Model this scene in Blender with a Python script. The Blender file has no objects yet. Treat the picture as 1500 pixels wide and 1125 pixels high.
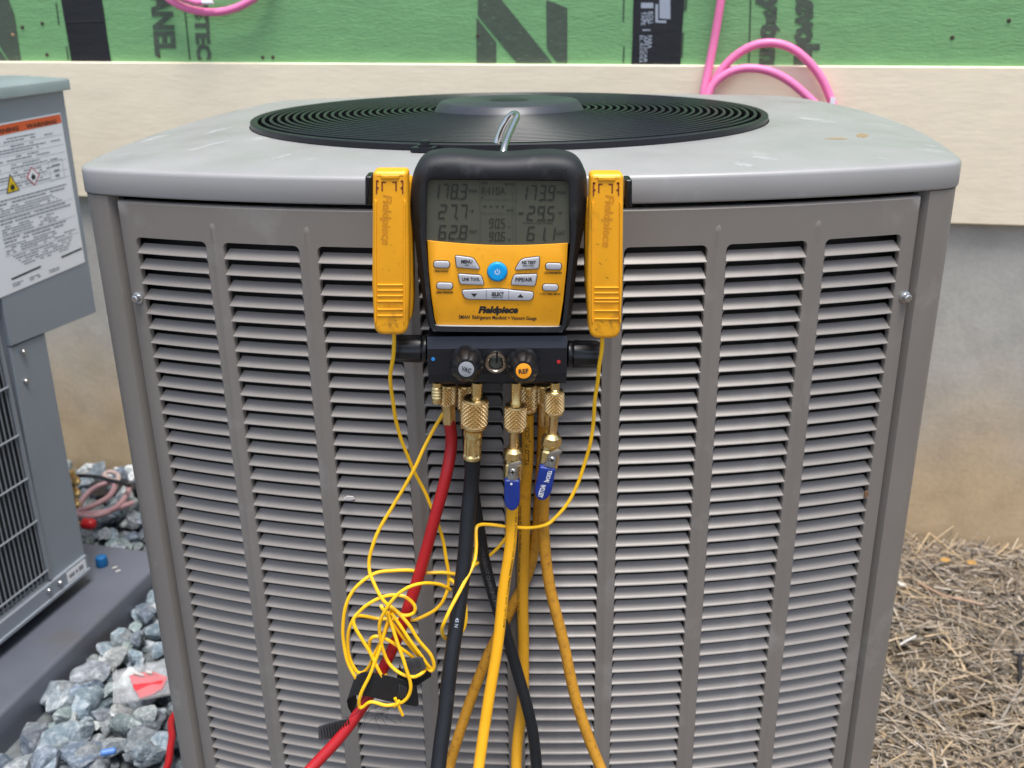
import bpy, math, random
import numpy as np
from mathutils import Matrix, Vector, noise
random.seed(7)
SC = bpy.context.scene
COL = SC.collection
R = math.radians

# ------------------------------------------------------------------ camera
CAM_H, FPX, PITCH, ROLL = 1.25, 1435.09, 0.38098, 0.00741
FWD = Vector((0, math.cos(PITCH), -math.sin(PITCH)))
_dn = Vector((0, -math.sin(PITCH), -math.cos(PITCH)))
_rt = Vector((1, 0, 0))
RGT = math.cos(ROLL)*_rt + math.sin(ROLL)*_dn
DWN = -math.sin(ROLL)*_rt + math.cos(ROLL)*_dn
EYE = Vector((0, 0, CAM_H))
cam = bpy.data.objects.new('camera', bpy.data.cameras.new('camera'))
COL.objects.link(cam)
cam.data.sensor_width = 36; cam.data.lens = 36*FPX/1500
cam.data.clip_start = 0.02; cam.data.clip_end = 500
cam.data.dof.use_dof = True
cam.data.dof.focus_distance = 0.92
cam.data.dof.aperture_fstop = 9.0
m = Matrix.Identity(4)
for i, a in enumerate((RGT, -DWN, -FWD)):
    m[0][i], m[1][i], m[2][i] = a
m.translation = EYE
cam.matrix_world = m
SC.camera = cam

# ------------------------------------------------------------------ light
world = bpy.data.worlds.new('World'); SC.world = world; world.use_nodes = True
nt = world.node_tree
sky = nt.nodes.new('ShaderNodeTexSky'); sky.sky_type = 'NISHITA'
SUN_EL, SUN_AZ = R(76), R(165)
sky.sun_disc = False; sky.sun_elevation = SUN_EL; sky.sun_rotation = SUN_AZ
sky.air_density = 1.0; sky.dust_density = 3.0; sky.ozone_density = 0.6
hs = nt.nodes.new('ShaderNodeHueSaturation'); hs.inputs['Saturation'].default_value = 0.85
bg = nt.nodes['Background']; bg.inputs['Strength'].default_value = 0.085
nt.links.new(sky.outputs[0], hs.inputs['Color']); nt.links.new(hs.outputs[0], bg.inputs['Color'])
sun = bpy.data.objects.new('sun', bpy.data.lights.new('sun', 'SUN')); COL.objects.link(sun)
sun.data.energy = 1.5; sun.data.angle = R(25); sun.data.color = (1, 0.985, 0.965)
_sd = Vector((math.sin(SUN_AZ)*math.cos(SUN_EL), math.cos(SUN_AZ)*math.cos(SUN_EL), math.sin(SUN_EL)))
sun.rotation_euler = _sd.to_track_quat('Z', 'Y').to_euler()
SC.view_settings.view_transform = 'Standard'; SC.view_settings.look = 'None'
SC.view_settings.exposure = 1.52; SC.view_settings.gamma = 1

# ------------------------------------------------------------------ pixel -> place helpers
def ray(x, y): return RGT*((x-750)/FPX) + DWN*((y-562.5)/FPX) + FWD
def P(x, y, Y):
    d = ray(x, y); return EYE + d*(Y/d.y)
def G(x, y, z=0.0):
    d = ray(x, y); return EYE + d*((z-CAM_H)/d.z)
def PL(x, y, o, n):
    d = ray(x, y); return EYE + d*((o-EYE).dot(n)/d.dot(n))
def PXM(Y, y=600):   # metres per pixel at depth Y
    return (P(751, y, Y)-P(750, y, Y)).length

# ------------------------------------------------------------------ materials
MATS = {}
def lin(c):
    return tuple((v/255/12.92 if v/255 <= 0.04045 else ((v/255+0.055)/1.055)**2.4) for v in c)
def mat(name, col, rough=0.5, metal=0.0, var=0.0, vscale=20.0, bump=0.0, bscale=200.0, spec=0.5,
        col2=None, c2lo=0.5, c2hi=0.65, c2scale=8.0, stretch=None, rand=0.0, coat=0.0, alpha=1.0, trans=0.0, rvar=0.0, bdist=0.002):
    if name in MATS: return MATS[name]
    M = bpy.data.materials.new(name); M.use_nodes = True; MATS[name] = M
    t = M.node_tree; N = t.nodes; Lk = t.links
    b = N['Principled BSDF']
    b.inputs['Roughness'].default_value = rough; b.inputs['Metallic'].default_value = metal
    b.inputs['Specular IOR Level'].default_value = spec
    b.inputs['Coat Weight'].default_value = coat
    b.inputs['Alpha'].default_value = alpha
    b.inputs['Transmission Weight'].default_value = trans
    tc = N.new('ShaderNodeTexCoord'); vec = tc.outputs['Object']
    if stretch:
        mp = N.new('ShaderNodeMapping'); mp.inputs['Scale'].default_value = stretch
        Lk.new(vec, mp.inputs[0]); vec = mp.outputs[0]
    base = N.new('ShaderNodeRGB'); base.outputs[0].default_value = (*col, 1); out = base.outputs[0]
    def ntex(scale, detail=6, rough_=0.6):
        n = N.new('ShaderNodeTexNoise'); n.inputs['Scale'].default_value = scale
        n.inputs['Detail'].default_value = detail; n.inputs['Roughness'].default_value = rough_
        Lk.new(vec, n.inputs['Vector']); return n.outputs['Fac']
    if col2 is not None:
        mr = N.new('ShaderNodeMapRange'); mr.inputs['From Min'].default_value = c2lo; mr.inputs['From Max'].default_value = c2hi
        Lk.new(ntex(c2scale), mr.inputs['Value'])
        mx = N.new('ShaderNodeMix'); mx.data_type = 'RGBA'; Lk.new(mr.outputs[0], mx.inputs['Factor'])
        Lk.new(out, mx.inputs['A']); mx.inputs['B'].default_value = (*col2, 1); out = mx.outputs['Result']
    if var > 0:
        mr = N.new('ShaderNodeMapRange'); mr.inputs['From Min'].default_value = 0.25; mr.inputs['From Max'].default_value = 0.75
        mr.inputs['To Min'].default_value = 1-var; mr.inputs['To Max'].default_value = 1+var
        Lk.new(ntex(vscale), mr.inputs['Value'])
        h = N.new('ShaderNodeHueSaturation'); Lk.new(mr.outputs[0], h.inputs['Value']); Lk.new(out, h.inputs['Color']); out = h.outputs[0]
    if rand > 0:
        g = N.new('ShaderNodeNewGeometry'); oi = N.new('ShaderNodeObjectInfo')
        ad = N.new('ShaderNodeMath'); ad.operation = 'ADD'; Lk.new(g.outputs['Random Per Island'], ad.inputs[0]); Lk.new(oi.outputs['Random'], ad.inputs[1])
        fr = N.new('ShaderNodeMath'); fr.operation = 'FRACT'; Lk.new(ad.outputs[0], fr.inputs[0])
        mr = N.new('ShaderNodeMapRange'); mr.inputs['To Min'].default_value = 1-rand; mr.inputs['To Max'].default_value = 1+rand
        Lk.new(fr.outputs[0], mr.inputs['Value'])
        h = N.new('ShaderNodeHueSaturation'); Lk.new(mr.outputs[0], h.inputs['Value']); Lk.new(out, h.inputs['Color'])
        mul = N.new('ShaderNodeMath'); mul.operation = 'MULTIPLY'; mul.inputs[1].default_value = 7.31; Lk.new(fr.outputs[0], mul.inputs[0])
        f2 = N.new('ShaderNodeMath'); f2.operation = 'FRACT'; Lk.new(mul.outputs[0], f2.inputs[0])
        m2 = N.new('ShaderNodeMapRange'); m2.inputs['To Min'].default_value = 0.55; m2.inputs['To Max'].default_value = 1.35
        Lk.new(f2.outputs[0], m2.inputs['Value']); Lk.new(m2.outputs[0], h.inputs['Saturation']); out = h.outputs[0]
    Lk.new(out, b.inputs['Base Color'])
    if rvar > 0:
        mr = N.new('ShaderNodeMapRange'); mr.inputs['From Min'].default_value = 0.3; mr.inputs['From Max'].default_value = 0.7
        mr.inputs['To Min'].default_value = max(rough-rvar, 0.03); mr.inputs['To Max'].default_value = min(rough+rvar, 1)
        Lk.new(ntex(vscale*1.7), mr.inputs['Value']); Lk.new(mr.outputs[0], b.inputs['Roughness'])
    if bump > 0:
        bp = N.new('ShaderNodeBump'); bp.inputs['Strength'].default_value = bump; bp.inputs['Distance'].default_value = bdist
        Lk.new(ntex(bscale, 4), bp.inputs['Height']); Lk.new(bp.outputs[0], b.inputs['Normal'])
    return M

PAINT = (0.196, 0.178, 0.160)
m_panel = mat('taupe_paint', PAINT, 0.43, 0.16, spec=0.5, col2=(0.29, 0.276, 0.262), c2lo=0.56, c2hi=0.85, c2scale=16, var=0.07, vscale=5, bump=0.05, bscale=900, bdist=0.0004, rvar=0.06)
m_cap = mat('taupe_cap_lit_paint', (0.295, 0.290, 0.284), 0.40, 0.08, spec=0.6, var=0.05, vscale=7, bump=0.05, bscale=700, bdist=0.0005, rvar=0.12,  # panel's taupe, base lightened for overhead light as well as a dust film
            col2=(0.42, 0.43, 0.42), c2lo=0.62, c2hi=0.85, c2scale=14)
m_dark = mat('dark_coil', (0.012, 0.012, 0.013), 0.7)
m_seam = mat('dark_gap_shade', (0.006, 0.006, 0.007), 0.8)
m_grille = mat('black_gloss_wire', (0.013, 0.0145, 0.018), 0.34, 0, var=0.2, vscale=20, spec=0.30)
m_hub = mat('black_hub_plastic', (0.034, 0.038, 0.046), 0.36, 0, spec=0.4, var=0.15, vscale=30)
m_zinc = mat('zinc_screw', (0.55, 0.55, 0.55), 0.3, 1.0)
m_chrome = mat('chrome_hook', (0.62, 0.60, 0.57), 0.16, 1.0, var=0.1, vscale=80)
m_rubber = mat('black_rubber', (0.010, 0.011, 0.0135), 0.58, 0, spec=0.4, var=0.25, vscale=40, bump=0.08, bscale=500, bdist=0.0004, col2=(0.045, 0.047, 0.05), c2lo=0.60, c2hi=0.8, c2scale=45)
m_plast = mat('black_plastic', (0.006, 0.0065, 0.008), 0.34, 0, var=0.15, vscale=60)
m_anod = mat('black_anodised', (0.022, 0.024, 0.031), 0.32, 0.5, var=0.1, vscale=60, bump=0.04, bscale=600, bdist=0.0003)
m_anodE = m_anod
m_yel = mat('yellow_face', (0.82, 0.36, 0.008), 0.42, 0, var=0.05, vscale=60, col2=(0.40, 0.17, 0.02), c2lo=0.64, c2hi=0.8, c2scale=70)
m_clamp = mat('yellow_clamp_plastic', (0.83, 0.37, 0.010), 0.40, 0, var=0.06, vscale=50, col2=(0.20, 0.085, 0.02), c2lo=0.57, c2hi=0.80, c2scale=34, stretch=(1, 1, 0.6), bump=0.05, bscale=300, bdist=0.0005)
m_slot = mat('rust_red_recess', (0.18, 0.03, 0.008), 0.6)
m_lcd = mat('lcd_glass', (0.080, 0.085, 0.064), 0.22, 0, var=0.04, vscale=12, spec=0.5)
m_seg = mat('lcd_ink', (0.022, 0.024, 0.022), 0.4)
m_seg2 = mat('lcd_faint_ink', (0.055, 0.058, 0.05), 0.4)
m_btn = mat('grey_button', (0.42, 0.43, 0.46), 0.42, 0, var=0.05, vscale=90)
m_bline = mat('dark_outline', (0.06, 0.035, 0.012), 0.6)
m_blue = mat('blue_button', (0.0, 0.32, 0.72), 0.35)
m_white = mat('white_print', (0.75, 0.75, 0.75), 0.5)
m_ink = mat('black_print', (0.012, 0.011, 0.011), 0.5)
m_lip = mat('grey_lip', (0.30, 0.32, 0.34), 0.35)
m_brass = mat('brass', (0.76, 0.54, 0.25), 0.33, 1.0, var=0.2, vscale=120, rvar=0.1)
m_brass2 = mat('pale_brass', (0.82, 0.63, 0.29), 0.28, 1.0, var=0.15, vscale=150, rvar=0.08)
m_steel = mat('steel_lever', (0.50, 0.49, 0.47), 0.3, 1.0, var=0.15, vscale=100)
m_nick = mat('sight_glass_ring', (0.42, 0.36, 0.30), 0.25, 1.0)
m_glass = mat('sight_glass', (0.05, 0.06, 0.05), 0.08, 0, spec=0.8)
m_bvin = mat('blue_vinyl', (0.008, 0.030, 0.22), 0.33, 0, var=0.15, vscale=80)
m_hred = mat('red_hose_rubber', (0.36, 0.008, 0.012), 0.42, 0, var=0.12, vscale=40, bump=0.05, bscale=400, bdist=0.0005)
m_hblk = mat('black_hose_rubber', (0.0065, 0.0075, 0.010), 0.44, 0, spec=0.4, var=0.2, vscale=60, bump=0.25, bscale=420, bdist=0.0006, col2=(0.020, 0.022, 0.026), c2lo=0.6, c2hi=0.8, c2scale=60)
m_hyel = mat('yellow_hose_rubber', (0.80, 0.39, 0.010), 0.45, 0, var=0.06, vscale=60, bump=0.08, bscale=400, bdist=0.0005, col2=(0.45, 0.2, 0.01), c2lo=0.65, c2hi=0.85, c2scale=50)
m_hoch = mat('dirty_ochre_hose', (0.44, 0.205, 0.012), 0.5, 0, var=0.12, vscale=120, bump=0.15, bscale=500, bdist=0.0005, col2=(0.24, 0.10, 0.01), c2lo=0.52, c2hi=0.72, c2scale=160)
m_hoch2 = mat('worn_yellow_hose', (0.60, 0.29, 0.010), 0.48, 0, var=0.08, vscale=90, bump=0.1, bscale=400, bdist=0.0005, col2=(0.36, 0.16, 0.01), c2lo=0.6, c2hi=0.8, c2scale=90)
m_cable = mat('yellow_cable', (0.90, 0.50, 0.010), 0.38, 0, var=0.05, vscale=50)
m_strap = mat('black_strap', (0.006, 0.006, 0.007), 0.85, 0, var=0.3, vscale=200, bump=0.6, bscale=900, bdist=0.001)
m_ridge = mat('dark_grey_strap', (0.05, 0.052, 0.055), 0.8, 0, var=0.2, vscale=120)
m_pink = mat('pink_tube', (0.80, 0.19, 0.40), 0.4, 0, var=0.06, vscale=20)
m_pink2 = mat('dull_pink_tube', (0.42, 0.24, 0.25), 0.45, 0, var=0.1, vscale=30)
m_green = mat('green_sheathing', (0.165, 0.36, 0.150), 0.55, 0, var=0.13, vscale=14, bump=0.5, bscale=60, bdist=0.003, stretch=(1, 1, 5.0))
m_gprint = mat('grey_sheathing_print', (0.062, 0.085, 0.060), 0.6, 0, var=0.2, vscale=60, col2=(0.14, 0.29, 0.125), c2lo=0.60, c2hi=0.75, c2scale=70, stretch=(1, 1, 2.5))
m_gline = mat('thin_grid_print', (0.045, 0.09, 0.045), 0.6)
m_tape = mat('black_seam_tape', (0.010, 0.011, 0.015), 0.36, 0, var=0.3, vscale=8, bump=0.25, bscale=30, bdist=0.003, stretch=(1, 1, 3))
m_tprint = mat('tape_print', (0.32, 0.36, 0.42), 0.5)
m_board = mat('cream_board', (0.84, 0.735, 0.55), 0.62, 0, var=0.06, vscale=16, bump=0.25, bscale=30, bdist=0.002, stretch=(1, 1, 4), col2=(0.68, 0.57, 0.43), c2lo=0.58, c2hi=0.8, c2scale=4)
m_lid2 = mat('grey_lid_paint', (0.24, 0.28, 0.29), 0.34, 0.1, var=0.1, vscale=8, rvar=0.1)
m_body2 = mat('blue_grey_paint', (0.275, 0.308, 0.350), 0.42, 0.15, var=0.05, vscale=5, bump=0.05, bscale=700, bdist=0.0004)
m_wire2 = mat('grey_wire', (0.24, 0.26, 0.285), 0.45)
m_coil2 = mat('dark_fin_coil', (0.018, 0.019, 0.021), 0.6, 0.3)
m_pad = mat('dark_grey_pad', (0.090, 0.098, 0.124), 0.5, 0, var=0.15, vscale=7, bump=0.2, bscale=250, bdist=0.001, col2=(0.092, 0.084, 0.080), c2lo=0.58, c2hi=0.8, c2scale=5)
m_paper = mat('white_sticker', (0.82, 0.83, 0.86), 0.45)
m_orange = mat('orange_band', (0.72, 0.11, 0.025), 0.5)
m_trow = mat('grey_print', (0.22, 0.23, 0.26), 0.6)
m_warn = mat('warning_yellow', (0.75, 0.52, 0.01), 0.5)
m_redl = mat('red_outline', (0.6, 0.03, 0.05), 0.5)
m_redcap = mat('red_plastic', (0.5, 0.01, 0.015), 0.4)
m_bluecap = mat('blue_plastic', (0.005, 0.10, 0.28), 0.4)
m_bag = mat('clear_plastic_bag', (0.75, 0.77, 0.8), 0.25, alpha=0.19, var=0.05, bump=0.6, bscale=60, bdist=0.004)
m_redbag = mat('red_leaflet', (0.55, 0.035, 0.05), 0.5, var=0.25, vscale=40)
m_trash = mat('white_scrap', (0.50, 0.48, 0.46), 0.5)
m_leafy = mat('yellow_leaf', (0.40, 0.22, 0.05), 0.6, var=0.2, vscale=60)
m_blackp = mat('black_stake', (0.01, 0.01, 0.012), 0.5)

def stone_mat(name, c1, c2):
    return mat(name, c1, 0.88, 0, spec=0.25, var=0.30, vscale=9, bump=0.8, bscale=5, bdist=0.006, col2=c2, c2lo=0.42, c2hi=0.68, c2scale=2.6, rand=0.30)
m_stones = [stone_mat('blue_grey_stone', (0.16, 0.20, 0.23), (0.38, 0.42, 0.445)),
            stone_mat('green_grey_stone', (0.18, 0.225, 0.23), (0.38, 0.42, 0.415)),
            stone_mat('pale_stone', (0.50, 0.52, 0.51), (0.25, 0.29, 0.30)),
            stone_mat('slate_stone', (0.125, 0.15, 0.185), (0.30, 0.335, 0.375))]
m_bedstone = mat('bedded_stone', (0.12, 0.148, 0.165), 0.9, 0, spec=0.25, var=0.3, vscale=260, bump=0.7, bscale=160, bdist=0.004, col2=(0.28, 0.31, 0.33), c2lo=0.46, c2hi=0.6, c2scale=85, rand=0.4)
m_straw = mat('dry_straw', (0.240, 0.192, 0.138), 0.78, 0, rand=0.75)
m_soil = mat('brown_soil', (0.085, 0.060, 0.038), 0.9, 0, var=0.3, vscale=9, bump=0.8, bscale=40, bdist=0.02)
m_gsoil = mat('grey_grit', (0.13, 0.145, 0.15), 0.9, 0, var=0.35, vscale=60, bump=0.8, bscale=120, bdist=0.01)

# concrete: grey with brown earth splashed along its foot
def concrete():
    M = bpy.data.materials.new('stained_concrete'); M.use_nodes = True
    t = M.node_tree; N = t.nodes; Lk = t.links; b = N['Principled BSDF']; b.inputs['Roughness'].default_value = 0.8
    tc = N.new('ShaderNodeTexCoord'); sp = N.new('ShaderNodeSeparateXYZ'); Lk.new(tc.outputs['Object'], sp.inputs[0])
    n1 = N.new('ShaderNodeTexNoise'); n1.inputs['Scale'].default_value = 5; n1.inputs['Detail'].default_value = 7; Lk.new(tc.outputs['Object'], n1.inputs['Vector'])
    n2 = N.new('ShaderNodeTexNoise'); n2.inputs['Scale'].default_value = 60; n2.inputs['Detail'].default_value = 5; Lk.new(tc.outputs['Object'], n2.inputs['Vector'])
    n3 = N.new('ShaderNodeTexNoise'); n3.inputs['Scale'].default_value = 14; n3.inputs['Detail'].default_value = 8; Lk.new(tc.outputs['Object'], n3.inputs['Vector'])
    a = N.new('ShaderNodeMath'); a.operation = 'MULTIPLY_ADD'; a.inputs[1].default_value = 0.26; Lk.new(n1.outputs[0], a.inputs[0]); Lk.new(sp.outputs['Z'], a.inputs[2])
    mr = N.new('ShaderNodeMapRange'); mr.interpolation_type = 'SMOOTHSTEP'; mr.inputs['From Min'].default_value = 0.68; mr.inputs['From Max'].default_value = 0.22; Lk.new(a.outputs[0], mr.inputs['Value'])
    mx = N.new('ShaderNodeMix'); mx.data_type = 'RGBA'; mx.inputs['A'].default_value = (0.42, 0.405, 0.365, 1); mx.inputs['B'].default_value = (0.50, 0.372, 0.225, 1)
    Lk.new(mr.outputs[0], mx.inputs['Factor'])
    h = N.new('ShaderNodeHueSaturation'); Lk.new(mx.outputs['Result'], h.inputs['Color'])
    m2 = N.new('ShaderNodeMapRange'); m2.inputs['From Min'].default_value = 0.3; m2.inputs['From Max'].default_value = 0.7; m2.inputs['To Min'].default_value = 0.90; m2.inputs['To Max'].default_value = 1.10
    ad = N.new('ShaderNodeMath'); ad.operation = 'MULTIPLY_ADD'; ad.inputs[1].default_value = .55; sb_ = N.new('ShaderNodeMath'); sb_.operation = 'SUBTRACT'; sb_.inputs[1].default_value = .5
    n2.inputs['Scale'].default_value = 90; Lk.new(n2.outputs[0], sb_.inputs[0]); Lk.new(sb_.outputs[0], ad.inputs[0]); Lk.new(n3.outputs[0], ad.inputs[2]); Lk.new(ad.outputs[0], m2.inputs['Value']); Lk.new(m2.outputs[0], h.inputs['Value']); Lk.new(h.outputs[0], b.inputs['Base Color'])
    bp = N.new('ShaderNodeBump'); bp.inputs['Strength'].default_value = 0.35; bp.inputs['Distance'].default_value = 0.002
    Lk.new(n2.outputs[0], bp.inputs['Height']); Lk.new(bp.outputs[0], b.inputs['Normal'])
    return M
m_conc = concrete()

# ------------------------------------------------------------------ mesh helpers
WM = {}
class MB:
    def __init__(s): s.v = []; s.f = []
    def add(s, vs, fs):
        o = len(s.v); s.v += [Vector(p) for p in vs]; s.f += [tuple(i+o for i in f) for f in fs]; return s
    def box(s, c, hx, hy, hz, ax=(Vector((1,0,0)), Vector((0,1,0)), Vector((0,0,1)))):
        c = Vector(c); vs = []
        for k in (-1, 1):
            for j in (-1, 1):
                for i in (-1, 1): vs.append(c + ax[0]*(i*hx) + ax[1]*(j*hy) + ax[2]*(k*hz))
        s.add(vs, [(0,2,3,1),(4,5,7,6),(0,1,5,4),(2,6,7,3),(0,4,6,2),(1,3,7,5)]); return s
    def bridge(s, loops, close=True, cap0=False, cap1=False):
        n = len(loops[0]); vs = [p for l in loops for p in l]; fs = []
        for a in range(len(loops)-1):
            for i in range(n if close else n-1):
                j = (i+1) % n
                fs.append((a*n+i, a*n+j, (a+1)*n+j, (a+1)*n+i))
        if cap0: fs.append(tuple(range(n-1, -1, -1)))
        if cap1: fs.append(tuple((len(loops)-1)*n+i for i in range(n)))
        s.add(vs, fs); return s
    def tube(s, pts, r, n=10, cap=True):
        pts = [Vector(p) for p in pts]; loops = []
        rr = r if callable(r) else (lambda t: r)
        t0 = (pts[1]-pts[0]).normalized(); u = t0.orthogonal().normalized()
        for i, p in enumerate(pts):
            t = (pts[min(i+1, len(pts)-1)] - pts[max(i-1, 0)]).normalized()
            u = (u - t*u.dot(t)).normalized(); w = t.cross(u); q = rr(i/(len(pts)-1))
            loops.append([p + u*(q*math.cos(2*math.pi*k/n)) + w*(q*math.sin(2*math.pi*k/n)) for k in range(n)])
        s.bridge(loops, True, cap, cap); return s
    def lathe(s, A, B, prof, n=20, mod=None, cap=True):
        A = Vector(A); B = Vector(B); d = (B-A); L = d.length; d.normalize(); u = d.orthogonal().normalized(); w = d.cross(u); loops = []
        for a, (t, r) in enumerate(prof):
            loops.append([A + d*(L*t) + (u*math.cos(2*math.pi*k/n) + w*math.sin(2*math.pi*k/n))*(r*(mod(a, k) if mod else 1)) for k in range(n)])
        s.bridge(loops, True, cap, cap); return s

def obj(name, mb, material, parent=None, smooth=False, sharp=35, frame=None, kind=None, me=None):
    if me is None:
        vs = mb.v
        if frame is not None: vs = [frame @ v for v in vs]
        if parent is not None:
            iv = WM[parent.name].inverted(); vs = [iv @ v for v in vs]
        me = bpy.data.meshes.new(name); me.from_pydata([tuple(v) for v in vs], [], mb.f); me.update()
        me.materials.append(material)
        import bmesh
        b = bmesh.new(); b.from_mesh(me); bmesh.ops.recalc_face_normals(b, faces=b.faces); b.to_mesh(me); b.free()
        if smooth:
            me.polygons.foreach_set('use_smooth', [True]*len(me.polygons))
            try: me.set_sharp_from_angle(angle=R(sharp))
            except Exception: pass
    o = bpy.data.objects.new(name, me); COL.objects.link(o)
    if parent is not None:
        o.parent = parent; WM[o.name] = WM[parent.name]
    else: WM[o.name] = Matrix.Identity(4)
    if kind: o['kind'] = kind
    return o
def tag(o, label, cat, group=None, kind=None):
    o['label'] = label; o['category'] = cat
    if group: o['group'] = group
    if kind: o['kind'] = kind
    return o
def thing(name, label, cat, M=None, group=None):
    o = bpy.data.objects.new(name, None); COL.objects.link(o); o.empty_display_size = 0.05
    M = M if M is not None else Matrix.Identity(4)
    if isinstance(M, Vector): M = Matrix.Translation(M)
    o.matrix_world = M; WM[o.name] = M.copy(); tag(o, label, cat, group); return o

def crom(pts, per=8):
    pts = [Vector(p) for p in pts]; out = []
    q = [pts[0]*2-pts[1]] + pts + [pts[-1]*2-pts[-2]]
    for i in range(1, len(q)-2):
        a, b, c, d = q[i-1:i+3]
        for k in range(per):
            t = k/per
            out.append(0.5*((2*b) + (c-a)*t + (2*a-5*b+4*c-d)*t*t + (3*b-a-3*c+d)*t**3))
    out.append(pts[-1]); return out
def resample(loop, n):
    L = [0]; m_ = len(loop)
    for i in range(m_): L.append(L[-1] + (Vector(loop[(i+1) % m_])-Vector(loop[i])).length)
    out = []; j = 0
    for k in range(n):
        t = L[-1]*k/n
        while L[j+1] < t: j += 1
        f = (t-L[j])/max(L[j+1]-L[j], 1e-9); out.append(Vector(loop[j]).lerp(Vector(loop[(j+1) % m_]), f))
    return out
def roundpoly(pts, r, seg=4):   # 2-D polygon with rounded corners; r one number or a list
    out = []; n = len(pts)
    for i in range(n):
        p = Vector(pts[i]); a = Vector(pts[i-1]); b = Vector(pts[(i+1) % n]); rr = r[i] if isinstance(r, (list, tuple)) else r
        da, db = (a-p), (b-p); rr = min(rr, da.length*.49, db.length*.49)
        if rr <= 0: out.append(p); continue
        p0 = p+da.normalized()*rr; p1 = p+db.normalized()*rr
        for k in range(seg+1):
            t = k/seg; out.append(p0*(1-t)**2 + p*(2*t*(1-t)) + p1*(t*t))
    return out
def inset(loop, d):             # 2-D loop moved inward by d
    n = len(loop); A = sum(loop[i][0]*loop[(i+1) % n][1]-loop[(i+1) % n][0]*loop[i][1] for i in range(n)); sg = 1 if A > 0 else -1
    out = []
    for i in range(n):
        t = (Vector(loop[(i+1) % n])-Vector(loop[i-1])); t.normalize(); out.append(Vector(loop[i]) + Vector((-t.y, t.x))*(d*sg))
    return out
def onplane(loop_px, Y):        # image outline -> x,z on the upright plane y=Y
    return [Vector((q.x, q.z)) for q in (P(p[0], p[1], Y) for p in loop_px)]
def slab(mb, loop, Y, depth, bev=0.0, seg=3):   # loop in x,z; front at Y, thickness behind
    loops = []
    if bev > 0:
        for k in range(seg+1):
            a = math.pi/2*k/seg
            l = inset(loop, bev*(1-math.sin(a))) if k < seg else loop
            loops.append([Vector((p.x, Y+bev*(1-math.cos(a)), p.y)) for p in l])
    else: loops.append([Vector((p.x, Y, p.y)) for p in loop])
    loops.append([Vector((p.x, Y+depth, p.y)) for p in loop])
    mb.bridge(loops, True, True, True); return mb

_tc = {}
def text2d(s, bold=0.0, shear=0.0, res=2):   # unit-box glyph mesh: u,v in 0..1
    key = (s, bold, shear)
    if key in _tc: return _tc[key]
    cu = bpy.data.curves.new('t', 'FONT'); cu.body = s; cu.size = 1; cu.offset = bold; cu.shear = shear; cu.resolution_u = res
    ob = bpy.data.objects.new('t', cu); COL.objects.link(ob)
    bpy.context.view_layer.update()
    me = bpy.data.meshes.new_from_object(ob.evaluated_get(bpy.context.evaluated_depsgraph_get()))
    vs = [(v.co.x, v.co.y) for v in me.vertices]; fs = [tuple(p.vertices) for p in me.polygons]
    bpy.data.objects.remove(ob); bpy.data.curves.remove(cu); bpy.data.meshes.remove(me)
    x0 = min(v[0] for v in vs); x1 = max(v[0] for v in vs); y0 = min(v[1] for v in vs); y1 = max(v[1] for v in vs)
    r = ([((x-x0)/(x1-x0), (y-y0)/(y1-y0)) for x, y in vs], fs, (x1-x0)/(y1-y0)); _tc[key] = r; return r
def text_map(mb, s, fn, bold=0.0, shear=0.0):
    vs, fs, asp = text2d(s, bold, shear); mb.add([fn(u, v) for u, v in vs], fs); return mb
def text_px(mb, s, x0, y0, x1, y1, Y, bold=0.0, shear=0.0, tilt=0.0):
    return text_map(mb, s, lambda u, v: P(x0+(x1-x0)*u, y1+(y0-y1)*v + tilt*u, Y), bold, shear)

# ================================================================== SETTING
gm = MB(); gm.add([(-60, -40, -0.012), (60, -40, -0.012), (60, 60, -0.012), (-60, 60, -0.012)], [(0, 1, 2, 3)])
ground = obj('ground', gm, m_soil); ground['kind'] = 'structure'

# wall frame
WY = 0.184
W_O = Vector((0, 2.2554, 0)); W_R = Vector((math.cos(WY), -math.sin(WY), 0)); W_N = Vector((-math.sin(WY), -math.cos(WY), 0))
def WP(u, z, off=0.0): return W_O + W_R*u + W_N*off + Vector((0, 0, z))
def WPX(x, y, off): return PL(x, y, W_O+W_N*off, W_N)
def WUZ(x, y, off):
    q = WPX(x, y, off); return ((q-W_O).dot(W_R), q.z)
def wbox(mb, u0, u1, z0, z1, o0, o1):
    mb.box(WP((u0+u1)/2, (z0+z1)/2, (o0+o1)/2), (u1-u0)/2, (o1-o0)/2, (z1-z0)/2, (W_R, W_N, Vector((0, 0, 1)))); return mb
wall = thing('house_wall', 'house wall with green sheathing panels, cream board band and bare concrete foot', 'wall', Matrix.Translation(W_O))
# foundation as a grid sheet with depth
obj('foundation', wbox(MB(), -3.5, 3.5, -0.2, 1.0, -0.25, 0.0), m_conc, wall)
bm_ = MB()
zt, zb = 1.1035, 0.785
prof = [(0.001, zb), (0.020, zb), (0.0225, zb+0.0025), (0.0225, zt-0.002), (0.0205, zt), (0.001, zt)]
for u0, u1 in ((-3.5, 3.5),):
    bm_.bridge([[WP(u0, z, o) for o, z in prof], [WP(u1, z, o) for o, z in prof]], True, True, True)
obj('trim_board', bm_, m_board, wall)
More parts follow.
